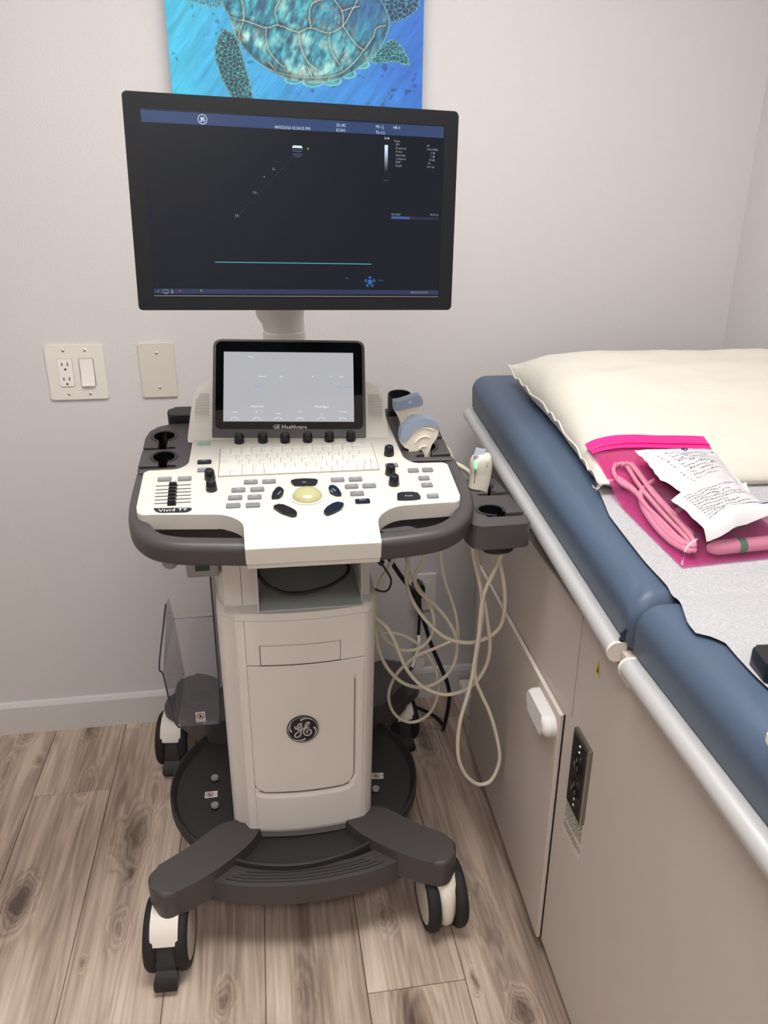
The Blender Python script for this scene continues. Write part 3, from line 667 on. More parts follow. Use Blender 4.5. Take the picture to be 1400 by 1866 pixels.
# the column narrows a little towards its foot
for o in um.children:
    if o.name.startswith(('column_', 'slot_')) and not o.name.startswith('column_spine'):
        for v in o.data.vertices: v.co.x -= .011*min(1, max(0, (.70-v.co.z)/.5))*(v.co.x+.13)/.31
# ---- clear side bin
CLR = film('clear_acrylic', (252, 252, 254), .04, .006, (220, 222, 230))
RIMB = mat('bin_edge_blue', (52, 56, 74), .2)
bn = mk('side_bin', box(-.252, -.160, .0, .20, .330, .3335), CLR, um, label='clear acrylic side bin with dark bluish edges')
def pane(pts3, th, name):
    b = bmesh.new(); P = [Vector(p) for p in pts3]; n = (P[1]-P[0]).cross(P[2]-P[0]).normalized()*th
    A = [b.verts.new(p) for p in P]; B = [b.verts.new(p+n) for p in P]; m = len(P)
    b.faces.new(A); b.faces.new(B[::-1])
    for i in range(m): b.faces.new((A[i], A[(i+1) % m], B[(i+1) % m], B[i]))
    return mk(name, b, CLR, bn, smooth=0)
fL = [(-.250, 0, .330), (-.259, 0, .372), (-.268, 0, .470), (-.275, 0, .487), (-.246, 0, .642), (-.244, .03, .640), (-.262, .20, .495), (-.252, .2, .335)]
pane(fL, .003, 'bin_side_pane')
pane([(-.160, 0, .330), (-.152, 0, .40), (-.150, .0, .70), (-.150, .07, .70), (-.150, .2, .50), (-.156, .2, .335)], .003, 'bin_side_pane')
pane([(-.252, 0, .333), (-.160, 0, .333), (-.155, 0, .374), (-.258, 0, .374)], .003, 'bin_front_pane')
pane([(-.256, .2, .333), (-.158, .2, .333), (-.150, .2, .495), (-.262, .2, .495)], .003, 'bin_back_pane')
mk('bin_edge', tube([(-.160, -.001, .330), (-.235, -.001, .330), (-.250, -.001, .334), (-.259, -.001, .372), (-.268, -.001, .470), (-.275, -.001, .487), (-.262, -.001, .56), (-.246, -.001, .642)], .0019, n=3, seg=6), RIMB, bn)
mk('bin_edge', tube([(-.157, -.001, .334), (-.152, -.001, .42), (-.150, -.001, .70)], .0019, n=3, seg=6), RIMB, bn)
mk('bin_edge', tube([(-.262, .2, .496), (-.150, .2, .496)], .0012, n=2, seg=6), mat('bin_edge_grey', (110, 112, 120), .2), bn)
mk('bin_recess', ribbon(circ(.030, -.205, .105, 30), .0012, 1, z=.3345, closed=True), mat('bin_edge_grey', (110, 112, 120)), bn)
sticker(bn, Matrix.Translation((-.198, -.0012, .353)) @ XZ, .021, .027, True)

# ---- console
TILT = math.radians(9)
P0 = Vector((.042, -.084, .974))
MC = frame(P0, (1, 0, 0), (0, math.cos(TILT), math.sin(TILT)))
_n = (MW @ MC).to_3x3() @ Vector((0, 0, 1))
def cp(u, v, h=0.0):
    p = onplane(u, v, MW @ MC @ Vector((0, 0, h)), _n); q = MC.inverted() @ MI @ p; return q.x, q.y
top = [(-.205, .20, 0), (-.205, .002, .02), (-.223, -.018, .02), (-.283, -.018, .008), (-.280, -.175, .022), (-.134, -.188, .03), (-.103, -.215, .04), (-.100, -.298, .004),
       (.114, -.300, .004), (.117, -.222, .04), (.150, -.189, .03), (.272, -.184, .022), (.276, -.035, .008), (.213, -.033, .02), (.197, -.01, .02), (.192, .20, 0)]
con = mk('console', prism(fillet(top, .01, 6), -.030, 0, bt=.005, bb=.002, seg=3), WHITE, um, M=MC, smooth=45)
lip = prism(fillet([(-.0985, -.295, .003), (.1125, -.297, .003), (.1125, -.24, .003), (-.0985, -.24, .003)], .003), -.040, -.004, bt=.003, bb=.006)
mk('front_lip', lip, WHITE, con, M=MC)
und = [(-.27, -.02), (-.272, -.15), (-.12, -.195), (-.09, -.21), (.105, -.212), (.13, -.195), (.265, -.16), (.265, .02), (.19, .18), (-.2, .18)]
mk('console_underbody', prism(fillet(und, .02), -.058, -.028, bb=.006), mat('underbody', (34, 35, 40), .5), um, M=MC)
# handle rail
sec = rrect(.034, .044, .013, 0, 0, 4)
path = crom([Vector(p) for p in ((-.284, .0, -.030), (-.2845, -.06, -.032), (-.283, -.12, -.034), (-.274, -.175, -.036), (-.250, -.212, -.038), (-.213, -.231, -.038), (-.16, -.2395, -.038), (-.08, -.249, -.038),
      (.006, -.254, -.038), (.09, -.255, -.038), (.17, -.248, -.038), (.225, -.235, -.038), (.262, -.205, -.037), (.283, -.16, -.035), (.289, -.10, -.033), (.288, -.04, -.031), (.286, .0, -.030))], 6)
mk('handle', sweep(path, sec), DGREY, um, M=MC, smooth=60)
mk('handle_grip', prism(fillet([(.118, -.236), (.17, -.228), (.185, -.240), (.13, -.246)], .004), -.028, -.016, bt=.003), DGREY, um, M=MC)

# probe holders with keyhole cups
def holder_outline(sg, ox):
    def X(a): return ox+sg*a
    P = [(X(.198), -.012), (X(.198), .196), (X(.252), .196), (X(.279), .184), (X(.294), .162), (X(.298), .13)]
    for (ca, cb, r, gb) in ((.262, .136, .0215, .080), (.254, .044, .0215, .002)):
        P += [(X(.298), gb+.009), (X(ca+.008), gb+.007)]
        a0 = math.asin(.008/r)
        for k in range(21):
            a = -math.pi/2-a0-(2*math.pi-2*a0)*k/20
            P.append((X(ca+(-r*math.cos(a))), cb+r*math.sin(a)))
        P += [(X(ca-.008), gb+.007), (X(ca-.024), gb+.007), (X(ca-.029), gb+.001), (X(ca-.024), gb-.005), (X(.298), gb-.005)]
    P += [(X(.294), -.016)]
    return P
for sg, ox in ((-1, 0.0), (1, -.004)):
    P = holder_outline(sg, ox); P = P if sg > 0 else P[::-1]
    h = mk('probe_holder', prism(P, -.034, -.004, bt=.0015, seg=1), DGREY, um, M=MC, smooth=30)
    for (ca, cb, r) in ((.262, .136, .0215), (.254, .044, .0215)):
        b = bmesh.new(); rings = []
        for k in range(25):
            a = math.radians(-90+25+310*k/24); c, s_ = math.cos(a), math.sin(a)
            rings.append([Vector((ox+sg*ca+c*q, cb+s_*q, zz)) for q, zz in ((r-.0002, -.05), (r-.0006, -.003), (r+.0005, -.0025), (r+.0045, -.003), (r+.0050, -.0042), (r+.0008, -.0045), (r+.0008, -.05))])
        mk('cup_liner', loft(rings), BLACKG, h, M=MC, smooth=50)
        mk('cup_shade_disc', prism(circ(r, ox+sg*ca, cb), -.052, -.049), VOID, h, M=MC)  # black disc painted as the darkness below the open-bottomed cup
mk('rear_hook', prism(fillet([(-.262, .20), (-.19, .20), (-.19, .245), (-.262, .245)], .014), -.02, .012, bt=.006), BLACK, um, M=MC)
b = lathe([(.0245, -.05), (.026, .030), (.0245, .032), (.0225, .030), (.021, -.04), (0, -.04)], 28, Matrix.Translation((.228, .232, 0)))
mk('rear_cup', b, BLACK, um, M=MC, smooth=50)
mk('rear_bracket', prism(fillet([(.19, .185), (.25, .19), (.262, .215), (.255, .255), (.19, .255)], .012), -.045, -.012, bt=.004), BLACK, um, M=MC)
# extra twin holder on the right side
MX = Matrix.Translation((.391, -.15, .905))
xp = [(-.062, .110, .01), (.045, .105, .01), (.047, .040, .004)]
OUT = [(-.062, .105), (.046, .105)]
for (cx, cy, r, gy) in ((.002, .060, .0225, .006), (-.010, -.064, .0225, -.100)):
    OUT += [(.047+.004*0, gy+.020), (cx+.026, gy+.018), (cx+.021, gy+.030)]
    a0 = math.radians(28); st_ = math.radians(-58)
    for k in range(21):
        a = st_+a0+(2*math.pi-2*a0)*k/20-a0*0; OUT.append((cx+r*math.cos(a), cy+r*math.sin(a)))
    OUT += [(cx+.006, gy+.016), (cx-.012, gy+.015), (cx-.017, gy+.010), (cx-.012, gy+.004), (cx+.028, gy+.002), (.047, gy+.004)]
OUT += [(.044, -.128), (.034, -.136), (-.045, -.138), (-.058, -.128), (-.064, -.10)]
xh = mk('side_probe_holder', prism(OUT, -.045, 0, bt=.002, bb=.006, seg=2), DGREY, um, M=MX, smooth=40)
for (cx, cy, r) in ((.002, .060, .0225), (-.010, -.064, .0225)):
    rings = []
    for k in range(25):
        a = math.radians(-28+290*k/24); c, s_ = math.cos(a), math.sin(a)
        rings.append([Vector((cx+c*q, cy+s_*q, zz)) for q, zz in ((r-.0002, -.05), (r-.0006, .001), (r+.0005, .0015), (r+.005, .001), (r+.0055, -.0005), (r+.0008, -.05))])
    mk('cup_liner', loft(rings), BLACKG, xh, M=MX, smooth=50)
    mk('cup_shade_disc', prism(circ(r+.001, cx, cy), -.052, -.048), VOID, xh, M=MX)  # black disc again stands in for the dark under the open cup
mk('holder_bracket', prism(fillet([(-.11, .0), (-.05, -.02), (-.05, .10), (-.11, .10)], .01), -.04, -.008, bt=.003), DGREY, xh, M=MX)
mk('cable_hook', prism(circ(.030, .0, -.090, 24, .02), -.072, -.045, bb=.008), BLACK, xh, M=MX)

# ---- keyboard
K0, K1, KB, KT = -.1485, .1435, -.0545, .0590
kb = mk('keyboard', prism(rrect(K1-K0+.003, KT-KB+.003, .002, (K0+K1)/2, (KB+KT)/2), -.001, .0008), mat('key_gap', (150, 147, 140), .7), um, M=MC)
rows = [(.5, [(1, s) for s in 'Esc Help Config Label Patient Report Study List Images Tag F10 F11 F12 Ins Del'.split()]),
        (1, [(1, s) for s in '`1234567890-='] + [(2, 'Backspace')]),
        (1, [(1.5, 'Tab')]+[(1, s) for s in 'QWERTYUIOP[]']+[(1.5, '\\')]),
        (1, [(1.8, 'Caps Lock')]+[(1, s) for s in "ASDFGHJKL;'"]+[(2.2, 'Enter')]),
        (1, [(2.15, 'Shift')]+[(1, s) for s in 'ZXCVBNM,./']+[(1.65, 'Shift'), (.6, '^'), (.6, '')]),
        (1, [(1.05, 'Ctrl'), (1.05, 'Report'), (1.05, 'Alt Gr'), (1.05, 'Alt'), (5.35, ''), (1, 'Alt'), (1, 'Report'), (1.35, 'Ctrl'), (.7, '<'), (.7, 'v'), (.7, '>')])]
uw, rh = (K1-K0)/15, (KT-KB)/5.5
kcache = {}; lb = bmesh.new(); yy = KT
for hh, keys in rows:
    x = K0
    for wd, s in keys:
        kw, kh = wd*uw, hh*rh; key = (round(kw, 5), round(kh, 5))
        M = MC @ Matrix.Translation((x+kw/2, yy-kh/2, 0))
        if key not in kcache:
            g = .00035
            b = bmesh.new(); lo_ = [(-kw/2+g, -kh/2+g), (kw/2-g, -kh/2+g), (kw/2-g, kh/2-g), (-kw/2+g, kh/2-g)]
            t = .0007
            loft([[Vector((a, c, .0005)) for a, c in lo_], [Vector((a, c, .0026)) for a, c in lo_], [Vector((a*(1-t/kw*2), c*(1-t/kh*2), .0032)) for a, c in lo_]], b)
            o = mk('key', b, KEYW, kb, smooth=0); kcache[key] = o; o.matrix_local = M
        else: inst('key', kcache[key], kb, M=M)
        if s: text(lb, s, x+kw*.30 if len(s) == 1 else x+.0016, yy-kh*.36, .0042 if len(s) == 1 else .0031, align='CENTER' if len(s) == 1 else 'LEFT', z=.0034)
        x += kw
    yy -= hh*rh
mk('key_legend', lb, INKB, kb, M=MC, smooth=0)

# ---- buttons, knobs, sliders, trackball
def prismM(outline, h0, h1, name, m, bt=.0012, parent=None, label=None):
    return mk(name, prism(outline, h0, h1, bt=bt, seg=2), m, parent or con, M=MC, smooth=40, label=label)
tw, tg, tcn_ = bmesh.new(), bmesh.new(), bmesh.new()
for (u, v, s, kind) in [(372, 807, 'on/off', 'g'), (372.5, 840.5, 'Patient', 'k'), (372, 855, 'Probe', 'b'), (300, 872, 'Review', 'b'), (336.5, 871, 'Worksheet', 'b'),
        (457, 877, 'CW', 'b'), (490.5, 876, 'PW', 'b'), (434.5, 891.5, 'TVI', 'b'), (469, 890.5, 'Color', 'b'), (428.5, 905.5, 'Cursor', 'b'), (464, 904.5, 'MM', 'b'), (425, 920, 'Auto', 'bg'), (461, 919, '2D', 'bg'),
        (615.5, 873, 'Zoom', 'b'), (648, 872, 'Text', 'b'), (641, 885, 'Measure', 'b'), (673, 884, 'Clear', 'b'), (651, 898, 'Caliper', 'b'), (661, 912, 'Store', 'k'),
        (714, 846.5, 'Layout', 'b'), (753.5, 856, '<', 'b'), (779.5, 855, '>', 'b'), (773, 870, 'P1', 'b'), (778.5, 882.5, 'P2', 'b'), (789, 902.5, 'Pause', 'b')]:
    a, c = cp(u, v, .003); wd, ht = (.0245, .0135)
    if kind == 'k': wd = .026
    if s in '<> P1 P2 Pause': wd = .0205
    prismM(rrect(wd, ht, .0032, a, c, 4), -.001, .0035, 'button', {'k': BLACKG, 'g': mat('button_green', (150, 190, 165), .4)}.get(kind, BTN), .0014, label='black button' if kind == 'k' else None)
    text(tg if kind == 'bg' else tw, s, a, c+.001, .0042, z=.0038, xs=min(1.25, 6.0/max(len(s), 1)))
def pbtn(px, name, m=BLACKG, h=.0045):
    prismM(fillet([cp(u, v, .002) for u, v in px], .0035), -.001, h, name, m, .0016, label='black control button')
pbtn([(529, 878), (534, 875), (556, 873.5), (578, 874.5), (580, 877.5), (575, 884), (556, 884.5), (537, 885)], 'cursor_button')
pbtn([(505, 889), (510, 888), (518, 894), (516, 902), (509, 908), (494.5, 909), (497, 899)], 'cursor_button')
pbtn([(598, 889), (604, 884.5), (611, 886), (618, 893), (623.5, 903), (613, 903.5), (602, 899)], 'cursor_button')
pbtn([(497, 925), (503, 921), (513, 919.5), (531, 927), (542, 934), (541, 940), (533, 942), (512, 935)], 'cursor_button')
pbtn([(589, 934), (596, 925), (610, 916.5), (622, 916), (628, 919), (622, 928), (609, 935), (596, 939.5)], 'cursor_button')
pbtn([(724, 901), (727, 899), (740, 898), (757, 898), (762, 900), (768, 908), (757, 910), (738, 911), (724, 910.5)], 'freeze_button')
for (u, v, s, r_, sz) in ((555, 879, 'Set', 0, .005), (509, 899, 'Trackball', 1.1, .0034), (609, 893, 'Update', -.95, .0036), (605, 896, 'Menu', -.95, .0036), (745, 904, 'Freeze', 0, .005)):
    a, c = cp(u, v, .004); text(tw, s, a, c, sz, z=.0049, rot=r_)
mk('button_text', tw, INKW, con, M=MC, smooth=0); mk('lit_button_text', tg, INKG, con, M=MC, smooth=0)
knob0 = None
def knob(u, v, name='knob', s=1.0, h=0.0):
    global knob0
    a, c = cp(u, v, h)
    if knob0 is None:
        knob0 = mk(name, lathe([(0, 0), (.0098, 0), (.0100, .002), (.0085, .0175), (.0072, .0192), (.004, .0186), (0, .0183)], 24), BLACKG, con, smooth=50); knob0.matrix_local = MC @ Matrix.Translation((a, c, -.0002))
    else: inst(name, knob0, con, M=MC @ Matrix.Translation((a, c, -.0002)))
for u, v in ((436.5, 806), (479.5, 805), (520, 805), (561, 804), (600.5, 803), (639.5, 802), (383, 873), (386, 893), (709, 829), (711.5, 864), (718, 883)): knob(u, v)
for (u, v, s) in ((385, 900, '2D'), (383, 887, '<           >'), (709, 838, 'Volume'), (704, 870, '<'), (718, 893, 'Depth')):
    a, c = cp(u, v); text(tcn_, s, a, c, .005, z=.0003)
    poly(tcn_, [(a+dx, c+dy, .0002) for dx, dy in ((-.011, -.0006), (.011, -.0006), (.011, .0006), (-.011, .0006))])
mk('knob_label', tcn_, INKC, con, M=MC, smooth=0)
a0, c0 = cp(314.5, 901); mk('slider_panel', ribbon(rrect(.074, .078, .008, a0+.001, c0), .0006, 1, z=.0003, closed=True), mat('faint_line', (205, 200, 190), .5), con, M=MC)
for i, v in enumerate((884.8, 891.6, 897.6, 903.8, 910.2, 916.6)):
    aL, cL = cp(284.5-i*.6, v+.4); aR, cR = cp(348, v-.6)
    tr = mk('slider_track', box(aL, aR, (cL+cR)/2-.0012, (cL+cR)/2+.0012, .0, .0004), INKB, con, M=MC)
    a, c = cp(315.5-i*.5, v-1, .004)
    b = bmesh.new(); loft([[Vector((a+x*.0072, c+y*.0048, 0)) for x, y in ((-1, -1), (1, -1), (1, 1), (-1, 1))], [Vector((a+x*.0068, c+y*.0036, .007)) for x, y in ((-1, -1), (1, -1), (1, 1), (-1, 1))], [Vector((a+x*.0055, c+y*.0022, .0095)) for x, y in ((-1, -1), (1, -1), (1, 1), (-1, 1))]], b)
    mk('slider', b, BLACKG, con, M=MC, smooth=25)
q = [cp(u, v) for u, v in ((279, 926.5), (345, 925.5), (350, 926.5), (349, 930), (341, 934), (290, 935), (283, 932))]
pl = mk('name_badge', prism(fillet(q, .004), 0, .0008), BLACK, con, M=MC, label='black badge with the white model name'); b = bmesh.new(); a, c = cp(315, 930.3); text(b, 'Vivid T9', a, c, .0125, z=.0011, xs=1.12); mk('badge_text', b, INKW, con, M=MC, smooth=0)
a, c = cp(560, 904)
mk('trackball_ring', lathe([(.030, 0), (.0315, .0012), (.0295, .0022), (.0265, .001), (.0262, -.004)], 40, Matrix.Translation((a, c, 0))), mat('ring_pearl', (226, 218, 206), .35), con, M=MC, smooth=60)
mk('trackball', lathe([(.0258*math.cos(math.radians(t)), .0155*math.sin(math.radians(t))-.001) for t in range(0, 91, 10)], 36, Matrix.Translation((a, c, 0))), BALL, con, M=MC, smooth=180)
mk('palm_line', ribbon([cp(*p) for p in ((497, 980), (488, 950), (486, 920), (494, 895), (515, 882), (535, 876))], .0007, 6, z=.00025), mat('faint_line', (205, 200, 190)), con, M=MC)
mk('palm_line', ribbon([cp(*p) for p in ((582, 875), (605, 880), (624, 893), (636, 915), (646, 945), (652, 968))], .0007, 6, z=.00025), mat('faint_line', (205, 200, 190)), con, M=MC)

# ---- touch panel and speaker hood
a, c = cp(393.5, 798.6, .004); BLp = MW @ MC @ Vector((a, c, .004)); a, c = cp(674, 794.5, .004); BRp = MW @ MC @ Vector((a, c, .004))
xa = (BRp-BLp).normalized(); ua = (Vector((0, .5, .866))-xa*Vector((0, .5, .866)).dot(xa)).normalized()
def pv_(P): q = P-CAM; return 933+F*q.dot(D_)/q.dot(_f)
hgt = .15
while pv_(BLp+ua*hgt) > 619.6: hgt += .0005
TW, TH = .315, .207
MT = MI @ frame(BLp+ua*(hgt+.002)-xa*.004, xa-ua*.016, ua) @ Matrix.Diagonal(((BRp-BLp).length/TW, hgt/TH, 1, 1))      # x right, y up the panel, origin at the top left corner
def pq(P): return [(x, -y) for x, y in P]
tp_ = mk('touch_panel', prism(fillet([(0, 0, .016), (0, -TH, .003), (TW, -TH, .003), (TW, 0, .016)], .01, 6), -.020, 0, bt=.0025, bb=.003, seg=2), DGREY, um, M=MT, smooth=45)
mk('glass', prism(rrect(TW-.012, TH-.022, .011, TW/2, -TH/2+.0062, 6), -.001, .0006), mat('panel_glass', (10, 12, 13), .04, spec=.75), tp_, M=MT)
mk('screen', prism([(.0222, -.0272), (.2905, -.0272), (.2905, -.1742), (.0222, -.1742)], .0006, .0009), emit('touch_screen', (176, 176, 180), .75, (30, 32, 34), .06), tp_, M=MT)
b = bmesh.new(); text(b, 'GE Healthcare', .1578, -.1856, .0118, z=.0011, xs=1.0); mk('panel_text', b, INKW, tp_, M=MT, smooth=0)
UIB, UIW = emit('touch_ui_blue', (110, 130, 220), .9), emit('touch_ui_white', (215, 232, 240), 1.0)
b = bmesh.new()
for x, y, s in ((.0909, .1011, 'TGC'), (.2575, .1015, 'Soft'), (.2775, .1016, 'Sharp')): text(b, s, x, -y, .0058, z=.0012)
mk('panel_blue_text', b, UIB, tp_, M=MT, smooth=0)
b = bmesh.new()
for x, y, s, z_ in ((.0904, .1425, 'Dual Focus', .0058), (.2233, .1428, 'Virtual Apex', .0058), (.0457, .1545, 'Depth', .0036), (.0896, .1545, 'Tilt', .0036), (.1342, .1575, 'Width', .0036), (.1795, .1535, 'Reject', .0036), (.2236, .159, 'Steer', .0036), (.2675, .1535, 'Frame Rate', .0036), (.078, .038, 'Patient', .004), (.1, .079, 'Compress', .004), (.14, .079, 'Gain', .004), (.205, .079, '<', .006), (.243, .079, '>', .006), (.265, .079, 'Next', .004)): text(b, s, x, -y, z_, z=.0012)
for k in range(6):
    cx = .0457+.0443*k; ribbon([(cx+.009*math.cos(t), -.1742+.0085*math.sin(t)) for t in [math.pi*(.12+.76*i/8) for i in range(9)]], .0006, 2, b, .0012)
mk('panel_white_text', b, UIW, tp_, M=MT, smooth=0)
hood = pq([(-.0496, .222), (-.0496, .2055), (-.045, .16), (-.041, .128), (-.036, .106), (-.022, .092), (0, .087), (.315, .087), (.335, .092), (.347, .104), (.353, .126), (.357, .16), (.364, .2055), (.364, .222)])
hd = mk('speaker_hood', prism(fillet(hood, .006, 3), -.10, -.004, bt=.004, seg=3), WHITE, um, M=MT, smooth=45)
for sgn, x0, x1 in ((-1, -.037, -.006), (1, .321, .351)):
    b = bmesh.new()
    for j in range(18):
        yv = .116+.0034*j; n = 10
        for i in range(n):
            xx = x0+(x1-x0)*(i+.5*(j % 2))/n
            if xx > x1 or (sgn < 0 and xx < -.034-.003*(yv-.116)/.06+.014*max(0, (.128-yv)/.02)) or (sgn > 0 and xx > .348-.012*max(0, (.128-yv)/.02)+.003): continue
            rr = .00105 if j < 13 else .00105-.00013*(j-12)
            poly(b, [(xx+rr*math.cos(t*math.pi/3), -yv+rr*math.sin(t*math.pi/3), -.0038) for t in range(6)])
    mk('speaker_hole', b, mat('grille_hole', (60, 57, 55), .8), hd, M=MT, smooth=0, kind='stuff')

# ---- monitor neck and monitor
nc = Vector((.030, .235, 0))
mk('monitor_neck', lathe([(.040, .95), (.040, 1.123), (.0415, 1.128), (.0415, 1.141), (.0460, 1.144), (.0465, 1.162), (.0445, 1.165), (.0435, 1.166)], 36, Matrix.Translation(nc)), LGREY, um, smooth=40)
rings = []
for (z, dx, dy, rx, ry) in ((1.165, 0, 0, .0438, .044), (1.182, -.002, 0, .0455, .044), (1.196, -.007, -.002, .050, .045), (1.23, -.008, -.012, .056, .046), (1.30, .015, -.09, .06, .05), (1.37, .04, -.20, .05, .04), (1.41, .045, -.27, .04, .03)):
    rings.append([nc+Vector((dx+rx*math.cos(t), dy+ry*math.sin(t), z)) for t in [2*math.pi*k/28 for k in range(28)]])
mk('monitor_arm', loft(rings), LGREY, um, smooth=60)
TLs = Vector((-.159, -.651, 1.554))
MS = MI @ frame(TLs, (.996, .089, -.026), (.015, .064, .998))
SW, SH = .476, .268
mon = mk('monitor', prism(rrect(.525, .3140, .006, .2377, -.1333, 5), -.034, .003, bt=.0025, bb=.008, seg=3), mat('monitor_bezel', (12, 13, 18), .5, spec=.3), um, M=MS, smooth=40, label='wide flat black monitor')
mk('monitor_back', prism(rrect(.36, .22, .03, .2377, -.1333), -.058, -.030, bb=.012), BLACK, mon, M=MS)
SCR = emit('monitor_screen', (18, 26, 42), .4, (3, 4, 5), .3, .3)
mk('screen', prism([(0, 0), (0, -SH), (SW, -SH), (SW, 0)][::-1], .0018, .0034), SCR, mon, M=MS)
mk('screen_edge', ribbon([(-.001, .001), (SW+.001, .001), (SW+.001, -SH-.001), (-.001, -SH-.001)], .0016, 1, z=.0036, closed=True), BLACKG, mon, M=MS)
def quadb(b, x0, x1, y0, y1, z): poly(b, [(x0, -y0, z), (x1, -y0, z), (x1, -y1, z), (x0, -y1, z)][::-1])
b = bmesh.new(); quadb(b, .0005, SW-.0005, .0003, .0170, .0037); mk('screen_header_bar', b, emit('ui_bar', (54, 78, 124), .55), mon, M=MS, smooth=0)
b = bmesh.new(); quadb(b, .0005, SW-.0005, .2570, .2645, .0037); mk('screen_footer_bar', b, emit('ui_bar_low', (40, 58, 98), .5), mon, M=MS, smooth=0)
b = bmesh.new(); quadb(b, .0005, SW-.0005, .2672, .2682, .0037); mk('screen_bottom_line', b, emit('ui_line_grey', (160, 158, 155), .5), mon, M=MS, smooth=0)
b = bmesh.new()
for x, y, s, z_, al in ((.2268, .0145, '08/02/2026 02:54:15 PM', .0066, 'CENTER'), (.2965, .0068, '3Sc-RS', .0064, 'LEFT'), (.2965, .0142, 'ECHO', .0064, 'LEFT'), (.3605, .0061, 'MI 1.2', .0064, 'LEFT'), (.3605, .0143, 'TIs 0.2', .0064, 'LEFT'), (.3895, .0059, 'HR 0', .0064, 'LEFT')):
    text(b, s, x, -y, z_, z=.0042, align=al, xs=.86)
ribbon([(p[0]+.0901, p[1]-.0092) for p in circ(.0066, 0, 0, 24)], .0009, 1, b, .0042, closed=True)
for S in ([(345, 470), (325, 510), (345, 560), (400, 578), (540, 470), (572, 405), (460, 410), (412, 560), (500, 612), (605, 490), (550, 700), (450, 890), (312, 860), (400, 720), (620, 600), (820, 440), (830, 345), (718, 440), (770, 558), (860, 560)], [(770, 562), (645, 690), (655, 790), (810, 862), (932, 730), (830, 640), (758, 730), (795, 768)]):
    ribbon([((p[0]-615)/595*.0066+.0901, -(p[1]-615)/520*.0066-.0092) for p in S], .0007, 4, b, .0042)
mk('screen_header_text', b, emit('ui_text', (190, 205, 225), .9), mon, M=MS, smooth=0)
b = bmesh.new()
for i, (s, v_, xv) in enumerate((('FPS', '47', .4510), ('Frequency', '1.7/3.4 MHz', .4660), ('Power', '0 dB', .4610), ('AutoGain', '1 dB', .4610), ('Compress', '55 dB', .4610), ('DDP', '3.4', .4540), ('Depth', '16.0 cm', .4610))):
    yv = .0304+.00522*i; text(b, s, .3945, -yv, .0046, z=.0042, align='LEFT', xs=.9); text(b, v_, xv, -yv+.0002, .0046, z=.0042, align='RIGHT', xs=.9)
text(b, 'Tissue', .3908, -.0253, .0046, z=.0042, align='LEFT', xs=.9); text(b, '3331/4257', .3886, -.1365, .0044, z=.0042, align='LEFT', xs=.85); text(b, '34.0/31.0s', .4709, -.1352, .0044, z=.0042, align='RIGHT', xs=.85)
for x, y, s in ((.1965, .0748, '5-'), (.1654, .11, '10-'), (.1362, .145, '15-')): text(b, s, x, -y, .0056, z=.0042)
text(b, '08/02/26 02:54:15 PM', .456, -.2609, .0044, z=.0042, align='RIGHT', xs=.8); text(b, 'a', .007, -.2604, .005, z=.0042)
for i in range(26):
    f_ = i/25; x = .2265+(.142-.2265)*f_; y = .056+(.14-.056)*f_; rr = .00025
    quadb(b, x-rr, x+rr, y-rr, y+rr, .0042)
rr = .0007; quadb(b, .1806-rr, .1806+rr, .0866-rr, .0866+rr, .0042)
for x in (.376, .381): quadb(b, x-.0005, x+.0005, .0838, .0848, .0042)
ribbon([(.0145, -.2585), (.0225, -.2585), (.0225, -.2632), (.0145, -.2632)], .0007, 1, b, .0042, closed=True); ribbon([(.0172, -.2645), (.0215, -.2645)], .0007, 2, b, .0042)
ribbon([(.0286, -.2578), (.0286, -.2618)], .0009, 2, b, .0042); ribbon([(.0265, -.2632), (.0308, -.2632)], .0008, 2, b, .0042); poly(b, [(.0268, -.2605, .0042), (.0304, -.2605, .0042), (.0286, -.2622, .0042)])
mk('screen_readout_text', b, emit('ui_dim_text', (150, 160, 172), .75), mon, M=MS, smooth=0)
b = bmesh.new(); text(b, 'Soft', .3794, -.022, .0054, z=.0042); mk('screen_soft_text', b, emit('ui_text', (190, 205, 225)), mon, M=MS, smooth=0)
# grey-scale bar, image sector, progress bar, cursor icon
b = bmesh.new()
for i in range(10): quadb(b, .3757, .3812, .0319+.0040*i, .0319+.0040*(i+1), .0042)
gb = mk('screen_grey_bar', b, emit('ui_text', (190, 205, 225)), mon, M=MS, smooth=0); gb.data.materials.clear()
for i in range(10): gb.data.materials.append(emit('bar_%d' % i, tuple(int(c*(1-(i/10)**1.4)+6) for c in (195, 215, 245)), .85))
for i, p_ in enumerate(gb.data.polygons): p_.material_index = i
b = bmesh.new(); poly(b, [(.2275, -.0392, .0042), (.2405, -.0392, .0042), (.2425, -.0425, .0042), (.2255, -.0425, .0042)][::-1]); mk('screen_probe_echo', b, emit('echo_white', (205, 215, 225), .9), mon, M=MS, smooth=0)
b = bmesh.new()
for i, (yy0, hw) in enumerate(((.0435, .0085), (.0462, .0075), (.0505, .0085), (.0535, .0062))): ribbon([(.234-hw, -yy0-.0006), (.234, -yy0-.0016), (.234+hw, -yy0-.0006)], .0014, 4, b, .0041)
mk('screen_echo_bands', b, emit('echo_dim', (74, 88, 120), .6), mon, M=MS, smooth=0)
b = bmesh.new(); text(b, 'V', .2507, -.0435, .0056, z=.0042); text(b, 'F', .0743, -.2601, .005, z=.0042); mk('screen_green_text', b, emit('ui_green', (150, 220, 60), .9), mon, M=MS, smooth=0)
b = bmesh.new(); text(b, 'R', .0415, -.2602, .005, z=.0042); mk('screen_red_text', b, emit('ui_red', (200, 90, 100), .8), mon, M=MS, smooth=0)
b = bmesh.new(); quadb(b, .0982, .3553, .2149, .2158, .0042); mk('screen_trace_line', b, emit('ui_cyan', (90, 190, 205), .8), mon, M=MS, smooth=0)
